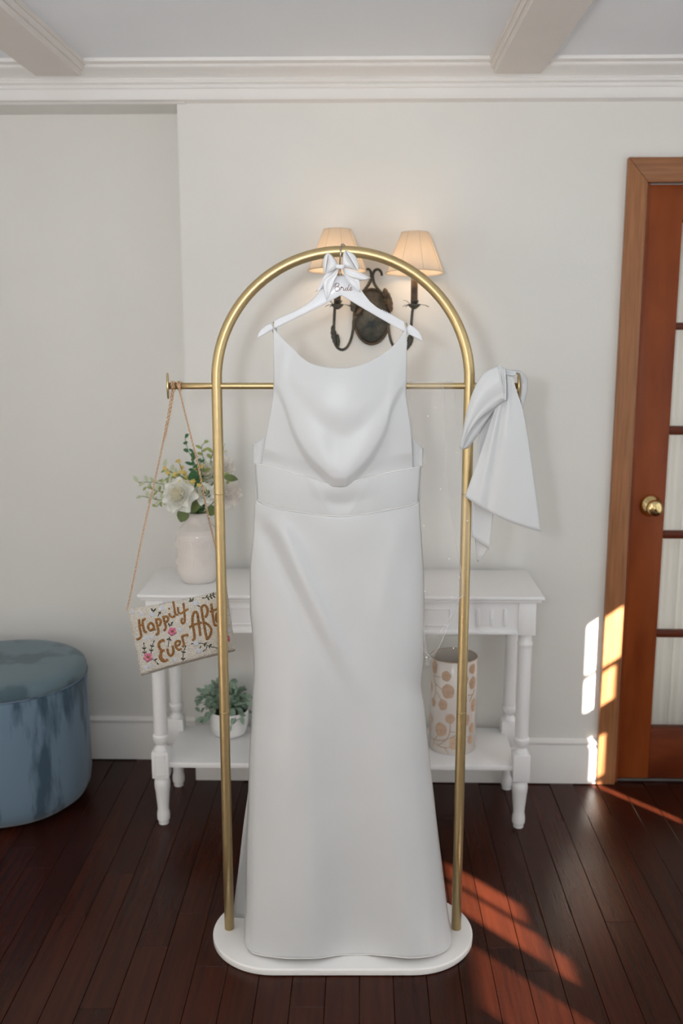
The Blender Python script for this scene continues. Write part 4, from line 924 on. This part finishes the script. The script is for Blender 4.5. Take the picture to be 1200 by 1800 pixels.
# ------------------------------------------------------------------ potted plant on the shelf
pc = PD(403, 1280, 3.195); px_, py_ = pc.x, pc.y
ptr = thing('potted_plant', (px_, py_, ZSH), 'small sage green plant in white pot on lower shelf', 'potted plant')
PH = 0.088
pot = obj('pot', lathe([(0.0008, 0.0008), (0.046, 0.0008), (0.052, 0.004), (0.058, 0.014), (0.0635, 0.04), (0.066, 0.07), (0.0665, PH), (0.0645, PH+0.001), (0.0625, PH-0.002), (0.0605, PH-0.016), (0.0008, PH-0.017)], 48, (px_, py_, ZSH), 'Z', False), M['pot'], ptr)
obj('potting_moss', lathe([(0.0605, PH-0.014), (0.045, PH-0.008), (0.02, PH-0.004), (0.0005, PH-0.003)], 24, (px_, py_, ZSH), 'Z', False), M['soil'], ptr)
random.seed(5)
cen_ = PD(394, 1236, 3.19)
stg = []
for k in range(58):
    th = random.uniform(0, 2*math.pi); el = random.uniform(-0.35, 1.45)
    rr = random.uniform(0.80, 1.0)
    tip = Vector((cen_.x + 0.093*rr*math.cos(th)*math.cos(el), min(YW-0.015, cen_.y + 0.075*rr*math.sin(th)*math.cos(el)), cen_.z-0.008 + 0.078*rr*math.sin(el) - (0.02 if el < 0 else 0)))
    base = Vector((px_+random.uniform(-.025, .025), py_+random.uniform(-.025, .025), ZSH+PH-0.006))
    mid = base.lerp(tip, 0.5) + Vector((0, 0, 0.03))
    pts = catmull([base, mid, tip], 12); stg.append(tube(pts, 0.0008, 4))
    for q in range(5):
        i = 12-q*2; p = pts[i]; t = (pts[min(12, i+1)]-pts[i-1]).normalized()
        d = t*0.7 + Vector((random.uniform(-1, 1), random.uniform(-1, 1), random.uniform(-.6, .8)))
        if (p + d.normalized()*0.024).y > YW-0.004: continue
        inst('leaf', LM['sage'], leafM(p, d, Vector((random.uniform(-.5, .5), -0.8, 1)), random.uniform(0.027, 0.035)), ptr)
obj('stems', merge(*stg), M['stem'], ptr)

# ------------------------------------------------------------------ shell cylinder
cc = PD(794.5, 1300, 3.095); cx_, cy_ = cc.x, cc.y; CR = 0.0765; CH = PD(795, 1166, 3.019).z - ZSH
cyl = thing('shell_candle_cylinder', (cx_, cy_, ZSH), 'tall pearly shell cylinder with peach blossoms standing on lower shelf', 'candle holder')
obj('shell_wall', lathe([(CR-0.003, 0.0006), (CR, 0.0012), (CR, CH-0.001), (CR-0.0012, CH), (CR-0.0028, CH-0.001)], 64, (cx_, cy_, ZSH), 'Z', False), M['capiz'], cyl)
obj('shell_lining', lathe([(CR-0.0029, CH-0.001), (CR-0.0032, 0.004), (0.0008, 0.004)], 64, (cx_, cy_, ZSH), 'Z', False), M['capin'], cyl)
obj('rim', tube([Vector((cx_+(CR-0.0012)*math.cos(a), cy_+(CR-0.0012)*math.sin(a), ZSH+CH)) for a in [2*math.pi*k/64 for k in range(64)]], 0.0015, 6, closed=True), M['peachst'], cyl)
def wrap(s, h, lift=0.0004):   # s: metres round from the facing line, h: height
    a = -math.pi/2 + YAW + s/CR; return Vector((cx_+(CR+lift)*math.cos(a), cy_+(CR+lift)*math.sin(a), ZSH+h))
S12 = lambda x, y: (max(-1.5, min(1.5, math.asin(max(-0.999, min(0.999, (740+x/8.57-794.5)/42.6)))))*CR, max(0.004, CH*(1-(y-310+ (1-math.sqrt(max(0, 1-((740+x/8.57-794.5)/42.6)**2)))*115)/1375.0)))
def bloom(x, y, rx, ry):
    s, h = S12(x, y); k0 = 1.0/max(0.35, math.cos(s/CR))
    V = [wrap(s, h, 0.0007)]
    for ring in (0.6, 1.0):
        for k in range(18):
            a = 2*math.pi*k/18; w_ = ring*(1+0.05*math.sin(5*a+x)); V.append(wrap(s+rx*0.000205*w_*math.cos(a)*min(k0, 1.5), h+ry*0.000225*w_*math.sin(a), 0.0006))
    F = [(0, 1+k, 1+(k+1) % 18) for k in range(18)] + [(1+k, 19+k, 19+(k+1) % 18, 1+(k+1) % 18) for k in range(18)]
    obj('blossom', (V, F), M['peach'], cyl)
for b_ in [(150, 360, 45, 110), (315, 500, 70, 80), (345, 725, 95, 110), (145, 890, 38, 72), (275, 925, 65, 85), (122, 1140, 32, 75), (250, 1295, 85, 105), (385, 1130, 75, 75), (112, 1310, 22, 62), (440, 1500, 60, 100), (735, 600, 62, 95), (760, 930, 50, 105), (735, 1275, 48, 80), (715, 1450, 45, 65), (120, 660, 25, 80), (725, 390, 60, 75), (650, 1150, 45, 85), (590, 560, 70, 85), (570, 860, 80, 95), (560, 1250, 60, 80)]: bloom(*b_)
for pts in [[(140, 480), (190, 512), (250, 508)], [(140, 500), (160, 600), (250, 690)], [(165, 620), (170, 760), (150, 830)], [(190, 740), (250, 850)], [(390, 1200), (385, 1330), (340, 1440), (220, 1540)], [(380, 1330), (470, 1335)], [(120, 1440), (250, 1465), (400, 1420), (480, 1370)], [(210, 1385), (160, 1480), (150, 1560)], [(150, 1480), (220, 1545), (330, 1570), (420, 1545)], [(310, 1570), (380, 1660)], [(770, 690), (740, 770), (650, 780)], [(740, 770), (680, 880)], [(650, 1400), (700, 1420)]]:
    P = catmull([(x_, y_, 0) for x_, y_ in pts], 12)
    obj('stem_print', tube([wrap(*S12(p.x, p.y), 0.0003) for p in P], 0.0011, 5), M['peachst'], cyl)

# ------------------------------------------------------------------ blue velvet ottoman
oc = PD(20, 1400, 3.155); OR = 0.272; OZ = 0.487
ott = thing('round_ottoman', (oc.x, oc.y, 0), 'round blue velvet storage ottoman with lid beside white wall', 'ottoman')
obj('ottoman_body', lathe([(0.001, 0.001), (OR-0.075, 0.001), (OR-0.045, 0.008), (OR-0.02, 0.026), (OR-0.006, 0.055), (OR, 0.095), (OR, 0.425), (OR-0.002, 0.436), (OR-0.006, 0.440), (0.001, 0.440)], 96, (oc.x, oc.y, 0)), M['velvet'], ott)
obj('ottoman_lid', lathe([(0.001, 0.441), (OR-0.006, 0.441), (OR-0.001, 0.444), (OR, 0.449), (OR-0.001, 0.458), (OR-0.006, 0.470), (OR-0.016, 0.479), (OR-0.032, 0.484), (OR-0.06, OZ), (OR-0.12, OZ+0.001), (0.001, OZ+0.002)], 96, (oc.x, oc.y, 0)), M['velvettop'], ott)
obj('lid_piping', tube([Vector((oc.x+(OR+0.0002)*math.cos(a), oc.y+(OR+0.0002)*math.sin(a), 0.4415)) for a in [2*math.pi*k/96 for k in range(96)]], 0.0022, 6, closed=True), M['velvet'], ott)

# ------------------------------------------------------------------ two-armed wall sconce
C5 = lambda x, y: (560+x/5.4545, 460+y/5.4545)
DW = PY(653, 557, YW).y
def dW(px): return (YW - (px-600)/FPX*3.25*SY_)/CY_      # forward distance of the wall at this column
sco = thing('wall_sconce', PY(653, 557, YW-0.01), 'two-armed dark iron wall sconce with lit cream shades', 'sconce')
kx = 3.24/1750
ce = PY(653, 557, YW)
def oval(sc_, y): return [Vector((ce.x+31*kx*sc_*math.cos(a), y, ce.z+47*kx*sc_*math.sin(a))) for a in [2*math.pi*k/40 for k in range(40)]]
rings = [oval(1.0, YW-0.0005), oval(1.0, YW-0.008), oval(0.9, YW-0.012), oval(0.6, YW-0.020), oval(0.2, YW-0.024), oval(0.02, YW-0.0245)]
V = [p for r_ in rings for p in r_]
F = [(i*40+k, i*40+(k+1) % 40, (i+1)*40+(k+1) % 40, (i+1)*40+k) for i in range(5) for k in range(40)]
pl = obj('back_plate', (V, F), M['iron'], sco)
obj('plate_rim', tube(oval(1.0, YW-0.009), 0.0045, 8, closed=True), M['iron2'], pl)
def P5(pts, dd): return [PD(*C5(x, y), DR_) for (x, y), DR_ in zip(pts, dd)]
DWl = 3.28
scr = [[(457, 78), (470, 70), (490, 82), (503, 115), (500, 165), (470, 230), (420, 290), (400, 330)], [(605, 135), (598, 100), (575, 76), (545, 78), (522, 110), (516, 150), (535, 215), (575, 270), (625, 320)]]
for s in scr: obj('scroll', tube([PD(*C5(p.x, p.y), DWl-0.022) for p in catmull([(x, y, 0) for x, y in s], 36)], lambda t: 0.0052-0.0015*abs(2*t-1), 8), M['iron'], sco)
armL = [(420, 500, .03), (375, 520, .035), (338, 550, .05), (330, 640, .07), (310, 740, .09), (270, 820, .105), (225, 845, .11), (180, 825, .11), (152, 770, .11), (145, 690, .11), (148, 560, .11), (154, 440, .11), (156, 415, .11)]
armR = [(610, 500, .03), (640, 540, .035), (662, 600, .05), (675, 690, .07), (700, 780, .09), (745, 845, .105), (800, 860, .11), (845, 835, .11), (872, 780, .11), (882, 690, .11), (890, 560, .11), (900, 460, .11), (911, 415, .11)]
for nm, arm in (('arm', armL), ('arm', armR)):
    pts = catmull([PD(*C5(x, y), DWl-d) for x, y, d in arm], 60)
    obj(nm, tube(pts, 0.0045, 8), M['iron'], sco)
# acanthus leaves on the arms and plate
def ironleaf(a, b, wd, D, jag=4, m='iron', par=sco):
    A = Vector((*C5(*a), 0)); B = Vector((*C5(*b), 0)); d = (B-A); n = Vector((-d.y, d.x, 0)).normalized()
    def fn(u, v):
        s = 2*u-1; w_ = wd*math.sin(math.pi*min(1, 0.08+0.92*v))**0.6*(0.75+0.25*abs(math.sin(math.pi*jag*v)))
        p = A + d*v + n*(s*w_); return PD(p.x, p.y, D - 0.008*(1-s*s) + 0.004*math.sin(3*v))
    return obj('iron_leaf', grid(fn, 4, 24), M[m], par, True, 0.0012)
ironleaf((160, 790), (130, 610), 5.5, DWl-0.113); ironleaf((185, 815), (180, 690), 4.0, DWl-0.117)
ironleaf((868, 800), (880, 690), 5.5, DWl-0.113); ironleaf((850, 830), (905, 720), 4.0, DWl-0.117)
ironleaf((690, 480), (628, 250), 8.0, DWl-0.03, 5, 'iron2'); ironleaf((690, 480), (660, 300), 6.0, DWl-0.036, 3, 'iron2'); ironleaf((330, 480), (345, 330), 7.0, DWl-0.03, 4, 'iron'); ironleaf((360, 510), (425, 440), 5.0, DWl-0.04, 3, 'iron2')
DS = DWl-0.11
def lampset(cxp, ytop, ybot, cupy):
    base = PD(cxp, cupy, DS)
    zc_ = base.z; zb = PD(cxp, ybot, DS).z; zt2 = PD(cxp, ytop, DS).z
    arm_x = base.x
    cup = obj('candle_cup', lathe([(0.004, -0.012), (0.010, -0.008), (0.018, -0.001), (0.020, 0.004), (0.018, 0.0045), (0.010, 0.0), (0.001, -0.002)], 20, base, 'Z'), M['iron'], sco)
    for k in range(7):
        a = 2*math.pi*k/7+0.3; d = Vector((math.cos(a), math.sin(a), 0)); n = Vector((-d.y, d.x, 0)); up = 0.016 if k % 2 else 0.006
        def fn(u, v, d=d, n=n, up=up, k=k):
            s = 2*u-1; w_ = (0.007 if k % 2 else 0.0028)*math.sin(math.pi*min(1, 0.15+0.8*v)); L_ = 0.024 if k % 2 else 0.040
            return base + d*(0.010+L_*v) + n*(s*w_) + Vector((0, 0, up*math.sin(v*1.9) - 0.010*v*v*(0 if k % 2 else 1)))
        obj('cup_leaf', grid(fn, 2, 8), M['iron'], cup, True, 0.001)
    obj('candle_sleeve', lathe([(0.0105, 0.0), (0.0108, 0.002), (0.0105, zb-zc_+0.02), (0.001, zb-zc_+0.021)], 20, base), M['iron2'], sco)
    RB, RT = 0.0905, 0.042
    c0 = Vector((base.x, base.y, 0))
    tl = lambda v: Vector((v.x, v.y, v.z - (v.y-base.y)*0.075))
    tg_ = lambda g_: ([tl(v) for v in g_[0]], g_[1])
    sh = obj('lamp_shade', tg_(lathe([(RB, zb), (RB-0.002, zb+0.004), (RT, zt2)], 40, c0, 'Z', False)), M['shade'], sco, True, 0.0012)
    for rr, zz in ((RB, zb+0.001), (RT, zt2)):
        obj('shade_binding', tube([tl(Vector((base.x+rr*math.cos(a), base.y+rr*math.sin(a), zz))) for a in [2*math.pi*k/40 for k in range(40)]], 0.0012, 6, closed=True), M['shadetrim'], sh)
    for k in range(8):
        a = 2*math.pi*k/8+0.25; d = Vector((math.cos(a), math.sin(a), 0))
        obj('shade_rib', tube([tl(c0 + d*(RB+0.0004) + Vector((0, 0, zb))), tl(c0 + d*(RT+0.0004) + Vector((0, 0, zt2)))], 0.0006, 5), M['shadetrim'], sh)
    zq = lerp(zb, zt2, 0.55)
    bm_ = bpy.data.materials.get('bulb_glow')
    if not bm_:
        bm_ = mat('bulb_glow', (1, 0.8, 0.55, 1), 0.4, c2=(1, 0.78, 0.52, 1), nscale=10); p = bm_.node_tree.nodes['Principled BSDF']; p.inputs['Emission Color'].default_value = (1, 0.62, 0.28, 1); p.inputs['Emission Strength'].default_value = 12
    obj('bulb', lathe([(0.002, -0.045), (0.008, -0.04), (0.011, -0.02), (0.015, 0.0), (0.013, 0.018), (0.006, 0.034), (0.001, 0.040)], 16, (base.x, base.y, zq-0.01)), bm_, sco)
    for en_, dx_, dz_ in ((0.06, 0.0, 0.054), (0.11, -0.034, -0.035), (0.11, 0.034, -0.035)):
        l = bpy.data.lights.new('sconce_bulb_light', 'POINT'); l.energy = en_; l.color = (1.0, 0.76, 0.53); l.shadow_soft_size = 0.012
        lo = bpy.data.objects.new('sconce_bulb_light', l); col.objects.link(lo); lo.location = (base.x+dx_, base.y, zq-0.01+dz_)
lampset(727.5, 409.5, 480.5, 537)
lampset(592.5, 404.5, 476.5, 537)
